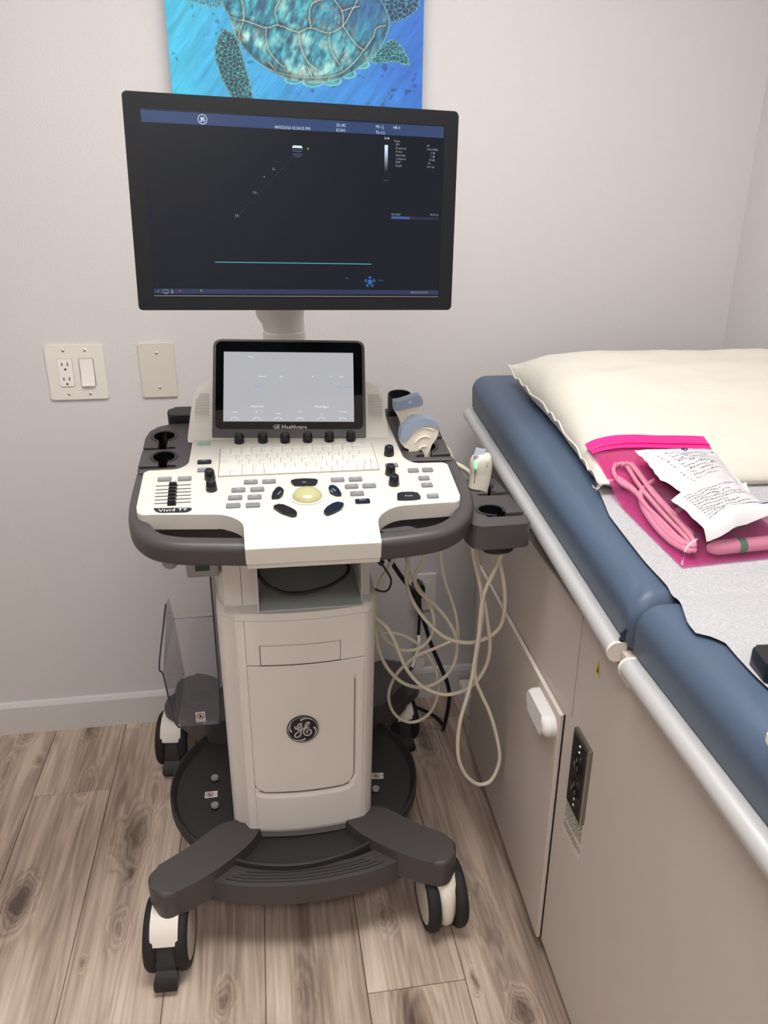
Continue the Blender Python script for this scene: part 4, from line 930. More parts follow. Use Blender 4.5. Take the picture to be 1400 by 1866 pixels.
b = bmesh.new(); quadb(b, .3888, .4205, .1392, .1432, .0042); mk('screen_progress_bar', b, emit('ui_blue', (62, 88, 150), .7), mon, M=MS, smooth=0)
b = bmesh.new(); quadb(b, .4205, .4705, .1392, .1432, .0041); mk('screen_progress_track', b, emit('ui_blue_dim', (34, 44, 80), .5), mon, M=MS, smooth=0)
b = bmesh.new(); poly(b, [(x, y, .0042) for x, y in circ(.0043, .3532, -.2441, 20)])
for k in range(5):
    a = math.radians(90+72*k); P = [(.3532+rr*math.cos(a+da), -.2441+rr*math.sin(a+da)) for rr, da in ((.0062, -.33), (.0092, -.30), (.0092, .30), (.0062, .33))]; poly(b, [(x, y, .0042) for x, y in P])
text(b, 'Ptr', .3139, -.2386, .0044, z=.0042); text(b, 'Update', .3665, -.2414, .0044, z=.0042, align='LEFT', xs=.85)
mk('screen_cursor_icon', b, emit('ui_icon_blue', (40, 92, 160), .8), mon, M=MS, smooth=0)

# ================================================================== EXAM TABLE
AT = Vector((.520, -.255, 0)); YT = math.radians(-1.826)
et = empty('exam_table', AT, YT, label='blue upholstered exam table with taupe cabinet base and white side rails', cat='exam table')
TM = Matrix.Translation(AT) @ Matrix.Rotation(YT, 4, 'Z'); TI = TM.inverted(); T3 = TM.to_3x3()
TOPZ, TPV, SLP, THK = .932, -.872, .100, .088
def side(u, v, x=0.0): return TI @ onplane(u, v, TM @ Vector((x, 0, 0)), T3 @ Vector((1, 0, 0)))
def head(u, v, h=0.0): return TI @ onplane(u, v, TM @ Vector((0, TPV, TOPZ+h)), T3 @ Vector((0, -SLP, 1)))
def flat(u, v, z): return TI @ onz(u, v, z)
def topz(t):
    k = .012; a = TOPZ+SLP*(t-TPV); return (a+TOPZ+math.sqrt((a-TOPZ)**2+k*k*.1))/2 if t > TPV-.2 else TOPZ
TLEN = -1.80
mk('cabinet_base', box(0, .62, TLEN, 0, .035, .80, .002, 1), TABLE, et)
mk('toe_kick', box(.02, .60, TLEN+.02, -.02, 0, .035), mat('toe_kick', (40, 36, 33), .8), et)
mk('cabinet_end_panel', box(.002, .618, 0, .004, .03, .80, .001, 1), TABLE, et)
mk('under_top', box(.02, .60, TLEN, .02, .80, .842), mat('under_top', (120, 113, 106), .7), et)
dr = mk('cabinet_door', box(-.010, -.0006, -.655, -.036, .040, .583, .0012, 1), TABLE, et)
mk('door_edging', box(-.0102, -.004, -.6545, -.0365, .5826, .5836), EDGE, dr)
mk('door_gap', box(-.003, -.0002, -.6564, -.6548, .040, .584), VOID, dr)
a, c = side(968, 1262, -.022), side(1002, 1334, -.022)
hb = bmesh.new(); P = []
za = (a.z+c.z)/2
hl = prism([(a.y-.018+.022*math.cos(t), za+.022*math.sin(t)) for t in [math.pi*(k/10-.5) for k in range(11)]]+[(c.y+.018+.022*math.cos(t), za+.022*math.sin(t)) for t in [math.pi*(k/10+.5) for k in range(11)]], .008, .034, bt=.014, seg=5)
mk('door_handle', hl, mat('handle_white', (228, 226, 224), .4), dr, M=Matrix(((0, 0, -1, 0), (1, 0, 0, 0), (0, 1, 0, 0), (0, 0, 0, 1))), smooth=60, label='white rounded pull handle')
mk('panel_seam', box(-.0004, .001, -.6838, -.6830, .600, .80), mat('seam_dark', (96, 90, 85), .8), et)
# outlet on the side panel
q = [side(*p) for p in ((1055, 1325), (1082, 1368), (1062, 1500))]
oy0, oy1, oz0, oz1 = q[1].y, q[0].y, .452, .606
ol = mk('table_outlet', box(-.008, .0, oy0, oy1, oz0, oz1, .0015, 1), STEEL, et, label='steel outlet plate with two black sockets')
mk('outlet_face', box(-.0085, -.007, oy0+.008, oy1-.002, oz0+.004, oz1-.008), mat('outlet_dark', (52, 47, 44), .35, metal=.4), ol)
YZ = lambda x, y, z: Matrix.Translation((x, y, z)) @ Matrix(((0, 0, -1, 0), (1, 0, 0, 0), (0, 1, 0, 0), (0, 0, 0, 1)))
oc = (oy0+oy1)/2
for zc in (.555, .505):
    s = mk('socket', lathe([(0, .003), (.016, .003), (.0175, .002), (.0175, 0)], 24, YZ(-.0085, oc, zc)), BLACKG, ol)
    for k in range(3):
        aa = math.radians(90+120*k); mk('socket_slot', box(-.0125, -.0113, oc+.008*math.cos(aa)-.001, oc+.008*math.cos(aa)+.001, zc+.008*math.sin(aa)-.004, zc+.008*math.sin(aa)+.004), mat('slot_grey', (120, 115, 108), .3), s)
for zc in (.59, .578, .481, .468): mk('outlet_screw', lathe([(0, .002), (.0025, .0012), (.003, 0)], 10, YZ(-.0085, oc, zc)), CHROME, ol)
lb_ = mk('paper_label', box(-.0012, -.0002, -.784, -.700, .371, .4525), mat('label_paper', (204, 199, 193), .6), et, label='white printed notice stuck under the outlet')
b = bmesh.new()
for k in range(11):
    zz = .446-.0058*k-(.004 if k > 7 else 0); x_ = -.704
    while x_ > -.779+(.02 if k in (7, 10) else 0):
        l = random.uniform(.004, .013); box(-.0016, -.0011, max(x_-l, -.781), x_, zz-.0011, zz+.0011, bm=b); x_ -= l+.0022
mk('notice_print', b, mat('print_grey', (95, 90, 88), .7), lb_, smooth=0)
wq = side(1091, 1217)
b = bmesh.new(); poly(b, [(-.0006, wq.y-.011, wq.z-.013), (-.0006, wq.y+.011, wq.z-.013), (-.0006, wq.y, wq.z+.014)]); ws = mk('warning_triangle', b, YEL, et, smooth=0, label='small yellow warning triangle sticker')
b = bmesh.new(); poly(b, [(-.0009, wq.y-.003, wq.z-.009), (-.0009, wq.y+.003, wq.z-.009), (-.0009, wq.y, wq.z+.006)]); mk('warning_mark', b, INKB, ws, smooth=0)
# rails
rail_sec = [(-.008, -.0145)]+[(-.008-.016*math.cos(t), .0155*math.sin(t)) for t in [math.radians(-70+140*k/10) for k in range(11)]]+[(-.008, .0145), (.004, .0145), (.004, -.0145)]
def rail(t0, t1, z0, z1, name='side_rail'):
    b = bmesh.new(); secs = []
    for t, z in ((t0, z0), (t1, z1)): secs.append([Vector((x-.008, t, z+zz)) for x, zz in rail_sec])
    r = mk(name, loft(secs), METAL, et, smooth=40)
    e = bmesh.new(); loft([[Vector((x*1.04-.008, t0-.001, z0+zz*1.05)) for x, zz in rail_sec], [Vector((x*1.04-.008, t0+.004, z0+zz*1.05)) for x, zz in rail_sec]], e)
    mk('rail_end_trim', e, EDGE, r); return r
rail(-.853, .105, .838, .934)
e = rail(TLEN, -.892, .838, .838)
e = bmesh.new(); loft([[Vector((x*1.04-.008, -.892+d, .838+zz*1.05)) for x, zz in rail_sec] for d in (-.004, .001)], e); mk('rail_end_trim', e, EDGE, et)
mk('hinge_bracket', box(-.012, .02, -.890, -.855, .80, .842, .002, 1), TABLE, et)
# cushions: rounded section lofted along the table
def cushion(t0, t1, zfun, name, r0, r1):
    rings = []; X0, X1 = -.012, .655; rr = .034; n = 8; m = 150
    ts = [t0+r0*(1-math.cos(math.pi/2*k/n)) for k in range(n+1)]+[t0+r0+(t1-t0-r0-r1)*k/m for k in range(1, m)]+[t1-r1*(1-math.cos(math.pi/2*(n-k)/n)) for k in range(n+1)]
    def wr(x, z, t):
        p = Vector((x*9, t*9, z*9)); w_ = .0030*noise.noise(p)*math.exp(-abs(t-TPV)/.10)+.0008*noise.noise(p*.6)
        # folds running away from the puckered corner
        for (x0, y0, x1, y1, dp, wd) in ((-.012, TPV+.006, .034, TPV+.075, .0060, .0075), (-.012, TPV+.03, .01, TPV+.10, .0030, .008), (-.01, TPV-.004, .10, TPV+.004, .0035, .010)):
            dx, dy = x1-x0, y1-y0; k = min(1, max(0, ((x-x0)*dx+(t-y0)*dy)/(dx*dx+dy*dy))); d = math.hypot(x-x0-k*dx, t-y0-k*dy)
            w_ -= dp*(1-k)*math.exp(-(d/wd)**2)
        return w_
    for t in ts:
        e = 0
        if t-t0 < r0: e = r0-math.sqrt(max(r0*r0-(r0-(t-t0))**2, 0))
        if t1-t < r1: e = max(e, r1-math.sqrt(max(r1*r1-(r1-(t1-t))**2, 0)))
        zt = zfun(t); ring = []
        for cx, a0 in ((X1-rr, 0), (X0+rr, 90)):
            for k in range(9):
                a = math.radians(a0+90*k/8); x = cx+(rr-e*.8)*math.cos(a); z = -rr+(rr-e)*math.sin(a); ww = wr(x, z, t)
                ring.append(Vector((x-ww*.6*math.cos(a)*(-1 if a0 else 1)*-1 if a0 else x, t, zt+z+ww)))
            if a0 == 0:
                for q in range(39, 0, -1):
                    xx = X0+rr+(X1-X0-2*rr)*(q/40)**1.9; ring.append(Vector((xx, t, zt-e+wr(xx, 0, t))))
        ring += [Vector((X0+.002+e*.5, t, zt-THK+.012)), Vector((X0+.012+e*.5, t, zt-THK)), Vector((X1-.012-e*.5, t, zt-THK)), Vector((X1-.002-e*.5, t, zt-THK+.012))]
        rings.append(ring)
    return mk(name, loft(rings), VINYL, et, smooth=180)
cushion(TPV-.002, .118, lambda t: TOPZ+SLP*(t-TPV), 'backrest_cushion', .022, .016)
cushion(TLEN, TPV, lambda t: TOPZ, 'seat_cushion', .03, .022)
# puckered seam corner where the two cushions meet
pk = side(1139, 1168, -.008); b = bmesh.new()
for k in range(9):
    a = k/8; p0 = Vector((-.011, pk.y+.006-.012*a, pk.z-.012+.034*a)); bmesh.ops.create_icosphere(b, subdivisions=1, radius=.0042*(1-.5*abs(a-.5)), matrix=Matrix.Translation(p0+Vector((random.uniform(-.002, .001), random.uniform(-.003, .003), 0))))
mk('seam_pucker', b, mat('seam_thread', (34, 42, 62), .8), et)

# ---- paper sheet
edge = [head(*p) for p in ((1075, 860), (1090, 895), (1110, 945), (1140, 985), (1175, 1030), (1215, 1075), (1240, 1110))]+[flat(*p, TOPZ) for p in ((1252, 1142), (1268, 1162), (1292, 1166), (1320, 1177), (1345, 1205), (1372, 1235), (1400, 1262))]
et_ = sorted([(p.y, p.x) for p in edge]); et_ = [(-1.79, .05)]+et_
def pedge(t):
    for (a, b), (c, d) in zip(et_, et_[1:]):
        if a <= t <= c: return b+(d-b)*(t-a)/(c-a)
    return et_[-1][1] if t > et_[-1][0] else et_[0][1]
def sag(t): return .005*math.exp(-((t-TPV)/.011)**2)
def papz(x, t): return topz(t)+.0036-sag(t)*.8+.0012*noise.noise(Vector((x*14, t*14, 3)))
def paper(u, v):
    t = -1.79+(-.40+1.79)*v; x0 = pedge(t); x = x0+(.60-x0)*u
    return TM @ Vector((x, t, papz(x, t)+(.0012 if u < .02 else 0)))
pm = mat('crepe_paper', (188, 187, 190), .8, spec=.2, bump=.8, bscale=420, var=.22, vscale=260)
mk('exam_paper', gridmesh(paper, 40, 160), pm, label='white crepe paper sheet spread along the exam table', cat='paper sheet', loc=TM @ Vector((.3, -1.0, TOPZ)), smooth=180)

# ---- pillow
PX0, PX1, PT0, PT1 = .052, .735, -.575, .020
def pf_(sx, st): return (max(0, 1-abs(sx)**7)**.55)*(max(0, 1-abs(st)**3.0)**.6)
def pill(sx, st, up):
    x = (PX0+PX1)/2+(PX1-PX0)/2*sx; t = (PT0+PT1)/2+(PT1-PT0)/2*st
    x += .012*(1-abs(sx))*0; pin = .014*(1-st*st)*(-sx)*abs(sx)**6; pint = .012*(1-sx*sx)*(-st)*abs(st)**6
    b = TOPZ+SLP*(t-TPV)+.004; f = pf_(sx, st)
    corner = (abs(sx)*abs(st))**6*.012
    zm = b+.030*(1-.55*max(0, -st))+corner
    skew = .80+.32*st
    wrk = .007*noise.noise(Vector((x*10, t*22, 1.7)))*f+.0015*noise.noise(Vector((x*30, t*40, 9)))
    edgew = .004*math.sin(st*26+2*math.sin(st*9))*math.exp(-(1-abs(sx))/.05)
    if up: z = zm+.088*f*skew+wrk+edgew
    else: z = max(b, zm-.05*f+edgew*.5)
    if up: z = max(z, b+.004)
    return Vector((x+pin, t+pint, z))
def pilltop(x, t):
    sx = (x-(PX0+PX1)/2)/((PX1-PX0)/2); st = (t-(PT0+PT1)/2)/((PT1-PT0)/2)
    if abs(sx) >= 1 or abs(st) >= 1: return -9
    return pill(sx, st, True).z
b = bmesh.new(); n = 72
cs = [math.sin(math.pi/2*(2*i/n-1)) for i in range(n+1)]
def pv(up): return lambda u, v: TM @ pill(cs[round(u*n)], cs[round(v*n)], up)
gridmesh(pv(True), n, n, b); gridmesh(pv(False), n, n, b)
bmesh.ops.remove_doubles(b, verts=b.verts, dist=.0006)
pl_loc = TM @ Vector(((PX0+PX1)/2, (PT0+PT1)/2, 1.0))
pil = mk('pillow', b, FABRIC, label='white cotton pillow at the head of the exam table', cat='pillow', loc=pl_loc, smooth=180)
sp_ = [pill(-1, s, True) for s in [-1+2*k/40 for k in range(41)]]
sm_ = mk('seam_piping', tube([TM @ p-pl_loc for p in sp_], .0026, 2, 6), FABRIC, pil)
fr = bmesh.new()
for s, dx in ((1, Vector((-.012, .02, .006))), (-1, Vector((-.016, -.006, -.004)))):
    p = pill(-1, s, True)
    for k in range(4): tube([TM @ p-pl_loc, TM @ (p+dx*.5+Vector((0, random.uniform(-.004, .004), random.uniform(-.004, .004))))-pl_loc, TM @ (p+dx+Vector((random.uniform(-.006, .006), random.uniform(-.006, .006), random.uniform(-.006, .006))))-pl_loc], .0007, 3, 5, fr)
mk('loose_thread', fr, FABRIC, pil)

# ---- pink zip bag with cable, probe and leaflets
def surf(x, t): return sum(max(topz(t+d)+.004-SLP*d*(t > TPV), pilltop(x, t+d)+.003) for d in (-.045, -.03, -.015, 0, .015, .03, .045))/7+.003
def pxsurf(u, v, lift=0.0):
    p = head(u, v, .01)
    for k in range(12):
        h = surf(p.x, p.y)+lift-(TOPZ+SLP*(p.y-TPV)); p = head(u, v, h) if k < 2 else (p+head(u, v, h))*.5
    return p
B = {k: pxsurf(*p) for k, p in dict(TL=(1068, 817), TR=(1285, 803), BR=(1470, 1008), BL=(1243, 1033)).items()}
def bxt(s, r):
    a = B['TL'].lerp(B['TR'], s); c = B['BL'].lerp(B['BR'], s); p = a.lerp(c, r); return p.x, p.y
def bagz(s, r, up=True):
    x, t = bxt(s, r); b = surf(x, t)+.002
    f = (max(0, 1-abs(2*s-1)**4)**.7)*min(1, max(0, (r-.10)/.22))**.8*min(1, max(0, (1-r)/.05))**.6
    f = max(f, 0); bump_ = .019*math.exp(-((r-.90)/.07)**2)*min(1, max(0, (s-.28)/.15))*min(1, (1-r)/.03)
    wr = bump_+.0032*noise.noise(Vector((s*9, r*11, 4)))*f+.0018*noise.noise(Vector((s*26, r*20, 7)))*f
    return b+(.036*f+wr+.0006 if up else 0)
def bilinv(x, t):
    s = r = .5
    for k in range(25):
        a, b = bxt(s, r); da = bxt(s+1e-4, r); dr_ = bxt(s, r+1e-4)
        J = np.array([[(da[0]-a)/1e-4, (dr_[0]-a)/1e-4], [(da[1]-b)/1e-4, (dr_[1]-b)/1e-4]]); d_ = np.linalg.solve(J, np.array([x-a, t-b])); s += d_[0]; r += d_[1]
    return s, r
def bagpx(u, v, lift=0.0):
    p = head(u, v, .03)
    for k in range(10):
        s, r = bilinv(p.x, p.y); s_ = min(1.2, max(0, s)); r_ = min(1, max(0, r)); h = bagz(min(s_, 1), r_)+lift-(TOPZ+SLP*(p.y-TPV)); p = (p+head(u, v, h))*.5
    return bilinv(p.x, p.y)
bl = TM @ Vector((B['TL']+B['BR'])/2)
def BW(s, r, z): x, t = bxt(s, r); return TM @ Vector((x, t, z))
PINK = film('pink_film', (248, 202, 228), .10, .05, (236, 110, 180), 1.5)
PINKD = film('pink_film_back', (246, 172, 214), .2, .24, (238, 120, 184), 1.4)
HOT = mat('pink_zip', (240, 40, 132), .35)
bag = mk('zip_bag', gridmesh(lambda u, v: BW(u, v, bagz(u, v)), 44, 60), PINK, label='translucent pink zip bag holding a coiled cable, leaning on the pillow', cat='plastic bag', loc=bl, smooth=180)
mk('back_sheet', gridmesh(lambda u, v: BW(u, v, bagz(u, v, False)-.0012)-bl, 30, 40), PINKD, bag, smooth=180)
def strip(r0, r1, dz): return gridmesh(lambda u, v: BW(u, r0+(r1-r0)*v, bagz(u, r0+(r1-r0)*v)+dz)-bl, 40, 4)
mk('zip_strip', strip(-.02, .085, .0012), HOT, bag, smooth=180)
zr = bmesh.new(); tube([BW(u/20, .052, bagz(u/20, .052)+.0022)-bl for u in range(21)], .0016, 2, 6, zr); mk('zip_ridge', zr, mat('pink_zip_dark', (205, 20, 105), .35), bag)
def onbag(pts, f): return [BW(s, r, bagz(s, r, False)+(bagz(s, r)-bagz(s, r, False))*f) for s, r in pts]
Z7 = lambda x, y: (1060+x/4.1176, 790+y/4.1176)
cc = bmesh.new()
for off, pts in ((.42, [(255, 210), (330, 185), (430, 290), (540, 420), (660, 560), (800, 700), (860, 800), (700, 760), (560, 640), (470, 470), (440, 380), (300, 320), (245, 250), (260, 200)]),
                 (.58, [(300, 200), (370, 190), (450, 260), (530, 370), (620, 470), (740, 600), (840, 720), (850, 790), (740, 740), (600, 600), (480, 480), (400, 370), (290, 300)]),
                 (.34, [(560, 250), (480, 310), (455, 370), (470, 480), (560, 640), (690, 760), (830, 800)]),
                 (.48, [(380, 180), (500, 300), (600, 440), (720, 570), (860, 740)]), (.28, [(420, 190), (560, 330), (700, 480), (850, 640)]),
                 (.5, [(270, 290), (420, 390), (520, 520), (640, 680), (780, 780)])):
    P = onbag([bagpx(*Z7(*p)) for p in pts], off); tube(P, .0037, 5, 8, cc)
mk('coiled_cable', cc, CREAM, label='cream cable coiled inside the pink zip bag', cat='cable', loc=onbag([(.3, .5)], .0)[0], smooth=180)
Pa, Pb = [bagpx(*Z7(*p), lift=-.016) for p in ((968, 885), (1560, 868))]
P = []
for k in range(13):
    s_, r_ = Pa[0]+(Pb[0]-Pa[0])*k/12, min(.945, Pa[1]+(Pb[1]-Pa[1])*k/12); P.append(BW(s_, r_, bagz(min(s_, .97), r_, False)+.0118))
pr = mk('bagged_probe', tube(P, lambda t: .003+.0080*min(1, t*9)**.5, 5, 14), PROBEW, label='ivory probe handle lying inside the lower end of the pink bag', cat='ultrasound probe', loc=P[2], smooth=180)
P2 = [P[4].lerp(P[5], .4), P[5].lerp(P[6], .55)]; mk('green_tape', tube([p-P[2] for p in P2], .0114, 3, 14), GREEN, pr, label='green tape band')
def leaflet(px, name, label, rows_, logo, lift):
    C4 = [bagpx(*Z7(*p), lift=.003) for p in px]
    cl = lambda s, r: BW(s, r, bagz(min(max(s, 0), 1), min(max(r, 0), 1))+lift+.0012*math.sin(6*s+9*r)+.0015)
    fn = lambda u, v: cl(*[(C4[0][i]*(1-u)+C4[1][i]*u)*(1-v)+(C4[3][i]*(1-u)+C4[2][i]*u)*v for i in (0, 1)])
    o0 = fn(.5, .5)
    lf = mk(name, gridmesh(lambda u, v: fn(u, v), 24, 18), PAPERW, label=label, cat='leaflet', loc=o0, smooth=180)
    b = bmesh.new()
    for (u0, v0, u1, n_) in rows_:
        x = u0
        while x < u1:
            l = random.uniform(.012, .05); l = min(l, u1-x)
            hh = .009
            b.faces.new([b.verts.new(fn(uu, vv)-o0+Vector((0, 0, .0006))) for uu, vv in ((x, v0), (x+l, v0), (x+l, v0+hh*n_), (x, v0+hh*n_))]); x += l+.012
    mk('printed_lines', b, mat('leaflet_print', (120, 118, 124), .7), lf, smooth=0)
    b = bmesh.new(); P = [fn(logo[0]+logo[2]*math.cos(t), logo[1]+logo[3]*math.sin(t))-o0+Vector((0, 0, .0012)) for t in [2*math.pi*k/16 for k in range(17)]]
    tube(P, .0009, 1, 5, b); tube([fn(logo[0]+dx*logo[2], logo[1]+dy*logo[3])-o0+Vector((0, 0, .0012)) for dx, dy in ((-.5, .1), (-.2, -.4), (-.1, .4), (.2, -.3), (.3, .3), (.5, .1))], .0006, 2, 5, b)
    mk('leaflet_logo', b, mat('logo_navy', (40, 44, 84), .6), lf)
leaflet([(392, 160), (985, 152), (1225, 415), (770, 495)], 'printed_leaflet', 'upper white printed leaflet on the pink bag', [(.30+.006*k, .14+.062*k, .93-.05*(k % 3)-.02*k, 1.6) for k in range(11)]+[(.17+.01*k, .2+.055*k, .20+.01*k, 1.2) for k in range(12)], (.60, .05, .035, .035), .0075)
leaflet([(665, 548), (1230, 400), (1560, 700), (930, 858)], 'printed_leaflet', 'lower white printed leaflet overlapping the other, on the pink bag', [(.10+.004*k, .13+.058*k, .86-.13*((k*7) % 4)/1.2, 1.6) for k in range(11)], (.78, .78, .045, .055), .0110)

# ---- odds and ends at the right end of the paper
q = flat(1391, 1222, TOPZ+.01)
b = prism(fillet([(q.x-.008, q.y-.018, .006), (q.x+.085, q.y-.03, .006), (q.x+.095, q.y+.020, .006), (q.x-.002, q.y+.026, .006)], .006), papz(q.x, q.y)+.0005, papz(q.x, q.y)+.024, bt=.004)
bk = mk('black_remote', b, BLACKG, M=TM, label='black glossy handheld device at the right end of the paper', cat='device', loc=None)
q = flat(1402, 1352, TOPZ+.004)
b = prism(fillet([(q.x-.004, q.y-.006), (q.x+.05, q.y-.02), (q.x+.055, q.y), (q.x, q.y+.008)], .004), TOPZ+.0022, TOPZ+.012, bt=.003)
mk('cream_clip', b, CREAM, M=TM, label='cream plastic piece on the blue seat at the right edge', cat='clip')
wb = ony(846, 1262, -.10); wb2 = ony(858, 1310, -.10)
mk('white_box', box(wb.x, wb.x+.12, -.13, -.03, 0, wb.z, .006, 2), PLATEW, label='small white box on the floor behind the exam table', cat='box')

# ================================================================== PROBES AND CABLES
def outline_body(px, y, th, bt, name, m, parent=None, **kw):
    """a flat moulded body: outline in the plane facing the room, thickness along y"""
    P = [my(u, v, y) for u, v in px]; o = fillet([(p.x, p.z) for p in P], .006, 4)
    M = MW @ Matrix(((1, 0, 0, 0), (0, 0, -1, y+th/2), (0, 1, 0, 0), (0, 0, 0, 1)))
    return mk(name, prism(o, 0, th, bt=bt, bb=bt, seg=4), m, parent, M=M, smooth=60, **kw)
def cable(pts, y, parent, r=.0043, name='cable', m=None):
    W_ = []
    for i, p in enumerate(pts):
        yy = y if not isinstance(y, (list, tuple)) else y[0]+(y[1]-y[0])*i/(len(pts)-1)
        W_.append(ony(640+p[0]/3.5875, 960+p[1]/3.5875, yy))
    return mk(name, tube(W_, r, 7, 10), m or CREAM, parent, smooth=180)
Z3 = lambda x, y: (640+x/3.889, 680+y/3.889)
# linear probe
yl = .030
lp = outline_body([Z3(*p) for p in ((300, 255), (330, 300), (345, 345), (352, 420), (362, 500), (440, 500), (452, 400), (478, 300), (492, 262), (500, 200), (300, 235))], yl, .026, .009, 'linear_probe', PROBEW, label='ivory and blue linear ultrasound probe in the rear cup, behind the curved one', cat='ultrasound probe')
outline_body([Z3(*p) for p in ((297, 190), (330, 190), (400, 168), (470, 143), (485, 145), (500, 190), (500, 212), (430, 228), (340, 250), (300, 258))], yl-.001, .031, .006, 'probe_lens', PROBEB, lp)
b = bmesh.new(); q = my(*Z3(420, 207), yl-.018); text(b, '9L', 0, 0, .0085); mk('probe_text', b, INKW, lp, M=MW @ frame(q, (1, .0, .22), (0, -.1, 1)), smooth=0)
for (a_, c_) in (((388, 268), (452, 240)), ((405, 305), (452, 290))):
    P = [my(*Z3(*p), yl-.0145) for p in (a_, ((a_[0]+c_[0])/2, (a_[1]+c_[1])/2-12), c_)]; mk('grip_ridge', tube([MW @ p for p in P], .0012, 5, 6), mat('ridge_ivory', (240, 234, 222), .4), lp)
# curved probe
yc = -.044
cpb = outline_body([Z3(*p) for p in ((343, 470), (352, 500), (385, 520), (415, 530), (415, 575), (520, 600), (545, 590), (556, 500), (600, 440), (612, 390), (600, 340), (560, 330), (480, 340), (400, 390), (350, 430))], yc, .030, .011, 'curved_probe', PROBEW, label='ivory curved-array ultrasound probe with blue lens in the console cup', cat='ultrasound probe')
outline_body([Z3(*p) for p in ((342, 470), (345, 415), (352, 385), (400, 340), (450, 315), (510, 304), (560, 312), (605, 345), (614, 385), (598, 372), (560, 358), (510, 358), (450, 385), (410, 425), (385, 460), (365, 468))], yc-.001, .036, .007, 'probe_lens', PROBEB, cpb)
for P in ([(415, 455), (450, 408), (520, 385), (588, 405)], [(455, 492), (490, 458), (530, 448), (560, 458)], [(480, 540), (500, 522), (535, 518)]):
    mk('grip_ridge', tube([MW @ my(*Z3(*p), yc-.0165) for p in P], .0014, 5, 6), mat('ridge_ivory', (240, 234, 222)), cpb)
mk('strain_relief', tube([MW @ my(*Z3(*p), yc) for p in ((470, 580), (480, 640), (490, 700))], .012, 3, 12), PROBEW, cpb)
mk('cup_block', box(.262, .292, -.01, .04, .975, 1.004, .004, 2), BLACK, um)
# phased-array probe in the side holder
yp = -.088
rings = []
for (xl, xr, yy, th) in ((826, 965, 862, .013), (832, 975, 800, .0135), (846, 990, 720, .0135), (846, 994, 690, .015), (842, 998, 650, .0165), (848, 996, 615, .0165), (862, 992, 590, .015), (880, 984, 572, .011)):
    a = my(*Z3(xl, yy), yp); c = my(*Z3(xr, yy), yp); cx, cz, rx = (a.x+c.x)/2, (a.z+c.z)/2, (c.x-a.x)/2
    rings.append([Vector((cx+rx*math.copysign(abs(math.cos(t))**.75, math.cos(t)), yp+th*math.copysign(abs(math.sin(t))**.75, math.sin(t)), cz)) for t in [2*math.pi*k/24 for k in range(24)]])
pp = mk('phased_probe', loft(rings), PROBEW, M=MW, label='small ivory phased-array probe standing in the side holder', cat='ultrasound probe', smooth=60)
q = [my(*Z3(*p), yp-.012) for p in ((868, 592), (912, 562), (985, 572), (930, 608))]
b = bmesh.new(); loft([[p+Vector((0, 0, dz)) for p in (q[0]+Vector((0, .0, 0)), q[1]+Vector((0, .028, 0)), q[2]+Vector((0, .024, .0)), q[3])] for dz in (-.004, .002)], b); mk('probe_lens', b, mat('lens_grey', (150, 156, 166), .4), pp, M=MW)
a = my(*Z3(884, 650), yp-.0165); b = box(a.x-.0032, a.x+.0032, a.y-.002, a.y+.004, a.z-.008, a.z+.007, .0012, 2); mk('index_light', b, emit('index_light', (90, 230, 160), .5, (190, 230, 205)), pp, M=MW, label='small green index light')
P = [my(*Z3(*p), yp-.0150) for p in ((882, 690), (873, 780))]; mk('index_line', tube([MW @ p for p in P], .0006, 2, 6), INKB, pp)
b = bmesh.new(); q = my(*Z3(962, 650), yp-.0145); text(b, '3Sc', 0, 0, .0075, rot=1.35); mk('probe_text', b, INKB, pp, M=MW @ frame(q+Vector((0, -.003, 0)), (1, .35, 0), (0, -.05, 1)), smooth=0)

# cables that hang between the machine and the table
cable([(785, 20), (800, 180), (830, 320), (868, 480), (892, 620), (908, 760), (893, 880), (840, 985), (760, 1058), (650, 1095), (555, 1085), (450, 1030), (370, 940), (320, 840), (280, 740), (235, 660), (180, 610), (130, 560)], (-.62, -.50), pp)
cable([(1020, 90), (950, 260), (882, 400), (852, 520), (835, 700), (812, 850), (785, 1010), (750, 1140), (715, 1260), (697, 1400), (705, 1520), (745, 1615), (800, 1668), (850, 1685), (910, 1662), (955, 1585), (972, 1490), (945, 1340), (905, 1210), (855, 1100), (815, 1000), (812, 900), (835, 740), (858, 560), (852, 440), (835, 300), (815, 120)], (-.66, -.60), pp)
cable([(940, 90), (972, 230), (1000, 380), (1005, 520), (980, 640), (910, 715), (800, 755), (700, 750), (600, 712), (480, 600), (395, 470), (362, 350), (372, 220), (398, 100)], (-.66, -.46), lp)
cable([(485, 90), (465, 230), (422, 310), (425, 390), (480, 460), (565, 530), (640, 625), (685, 720), (690, 830), (650, 940), (560, 1020), (450, 1050), (340, 1020), (250, 940), (190, 830), (163, 700), (163, 480), (190, 360), (260, 240), (330, 110)], (-.45, -.48), cpb)
cable([(340, 100), (380, 280), (430, 380), (500, 490), (540, 590), (530, 700), (470, 780), (390, 808), (310, 798), (230, 740), (185, 670), (150, 600)], (-.43, -.46), lp, r=.0040)
cable([(700, 730), (650, 750), (560, 790), (460, 830), (380, 880), (300, 960), (252, 1060), (250, 1150), (290, 1230), (370, 1275), (450, 1265), (520, 1210), (560, 1120), (570, 1030), (550, 930), (510, 850), (440, 770), (350, 715), (270, 695), (200, 700)], (-.42, -.40), cpb, r=.0040)
cable([(578, 80), (590, 240), (620, 380), (670, 520), (693, 630), (700, 740)], (-.42, -.42), cpb, r=.0038)
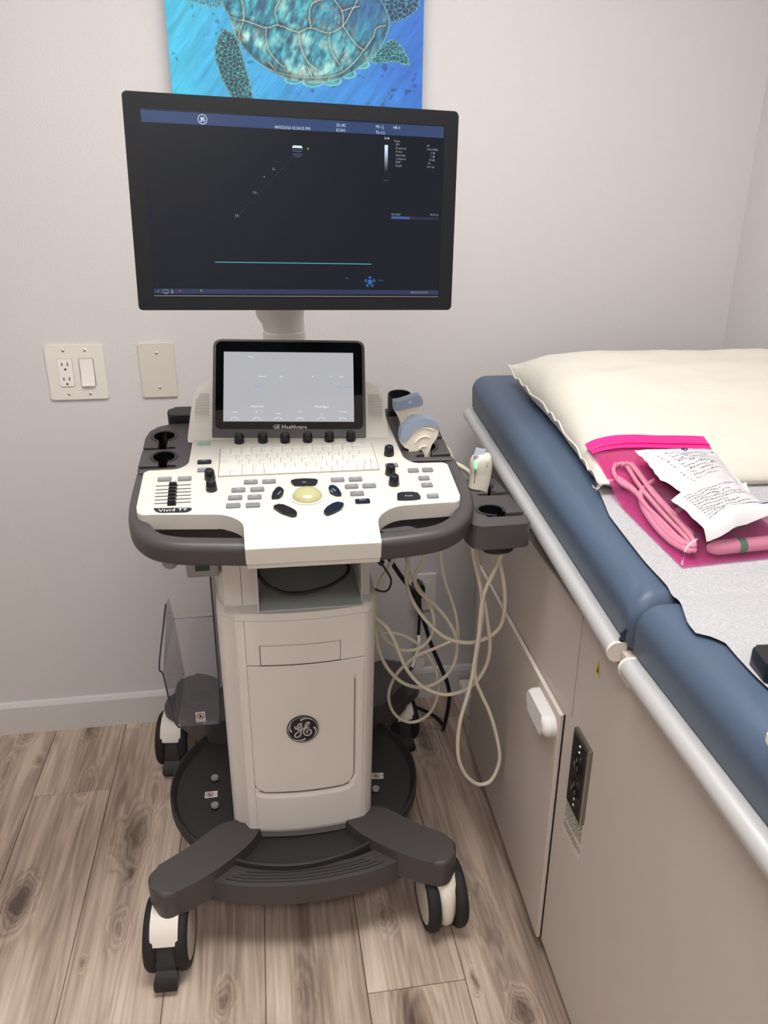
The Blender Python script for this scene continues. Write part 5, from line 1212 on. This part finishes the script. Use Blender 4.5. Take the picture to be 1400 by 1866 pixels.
# cables beside the right cups
mk('cable', tube([MW @ my(*Z3(*p), .02) for p in ((610, 500), (660, 520), (700, 570), (715, 640), (700, 690))], .0052, 6, 10), CREAM, lp, smooth=180)
mk('cable', tube([MW @ my(*Z3(*p), -.02) for p in ((690, 640), (740, 645), (800, 675), (845, 720), (860, 800))], .0052, 6, 10), CREAM, pp, smooth=180)
# power cords
pcd = cable([(200, 130), (310, 300), (400, 430), (470, 600), (520, 760), (580, 900), (628, 1020), (642, 1110), (628, 1220), (606, 1310), (600, 1325)], (-.30, -.19), None, r=.0056, name='power_cord', m=BLACK)
tag(pcd, 'black power cord running from the machine down to the floor', 'cable')
cable([(608, 1305), (560, 1250), (500, 1212), (400, 1172), (290, 1150)], -.19, pcd, r=.0052, name='cord_tail', m=BLACK)
pc2 = cable([(430, 390), (448, 480), (446, 600), (440, 715)], (-.03, -.05), None, r=.0046, name='plug_cord', m=BLACK)
tag(pc2, 'black plug and cord in the wall outlet with a white tag', 'cable')
pq_ = ony(640+435/3.5875, 960+400/3.5875, -.02)
mk('plug', prism(fillet([(-.018, -.020), (.012, -.026), (.020, .012), (.0, .026), (-.016, .016)], .008), 0, .035, bt=.006), BLACK, pc2, M=Matrix.Translation((pq_.x, -.008, pq_.z)) @ XZ, smooth=50)
cable([(440, 710), (445, 740), (440, 790), (420, 860), (400, 920)], (-.05, -.10), pc2, r=.0048, name='white_sleeve', m=PLATEW)
cable([(398, 920), (340, 985), (280, 1080), (240, 1160), (208, 1250)], (-.10, -.16), pc2, r=.0052, name='cord_tail', m=BLACK)
qa, qb, qc, qd = [ony(640+x/3.5875, 960+y/3.5875, -.07) for x, y in ((425, 850), (490, 840), (470, 940), (410, 930))]
b = bmesh.new(); loft([[p+Vector((0, dy, 0)) for p in (qd, qc, qb, qa)] for dy in (0, .0012)], b); tg_ = mk('cord_tag', b, STICK, pc2, smooth=0, label='white paper tag')
ct = ony(640+462/3.5875, 960+838/3.5875, -.071); mk('tag_mark', ribbon(circ(.0075, 0, 0, 16), .0016, 1, z=.0, closed=True), mat('tag_red', (190, 70, 60), .5), tg_, M=Matrix.Translation((ct.x, ct.y-.0012, ct.z)) @ XZ)
uc = cable([(80, 165), (140, 185), (180, 220), (230, 285), (262, 350), (242, 412), (190, 420), (95, 380)], (-.56, -.56), None, r=.0022, name='data_cable', m=BLACK)
tag(uc, 'thin black data cable with a ferrite bead under the console', 'cable')
mk('ferrite_bead', tube([ony(640+x/3.5875, 960+y/3.5875, -.56) for x, y in ((155, 195), (205, 240))], .0066, 2, 10, smooth=False), BLACK, uc)
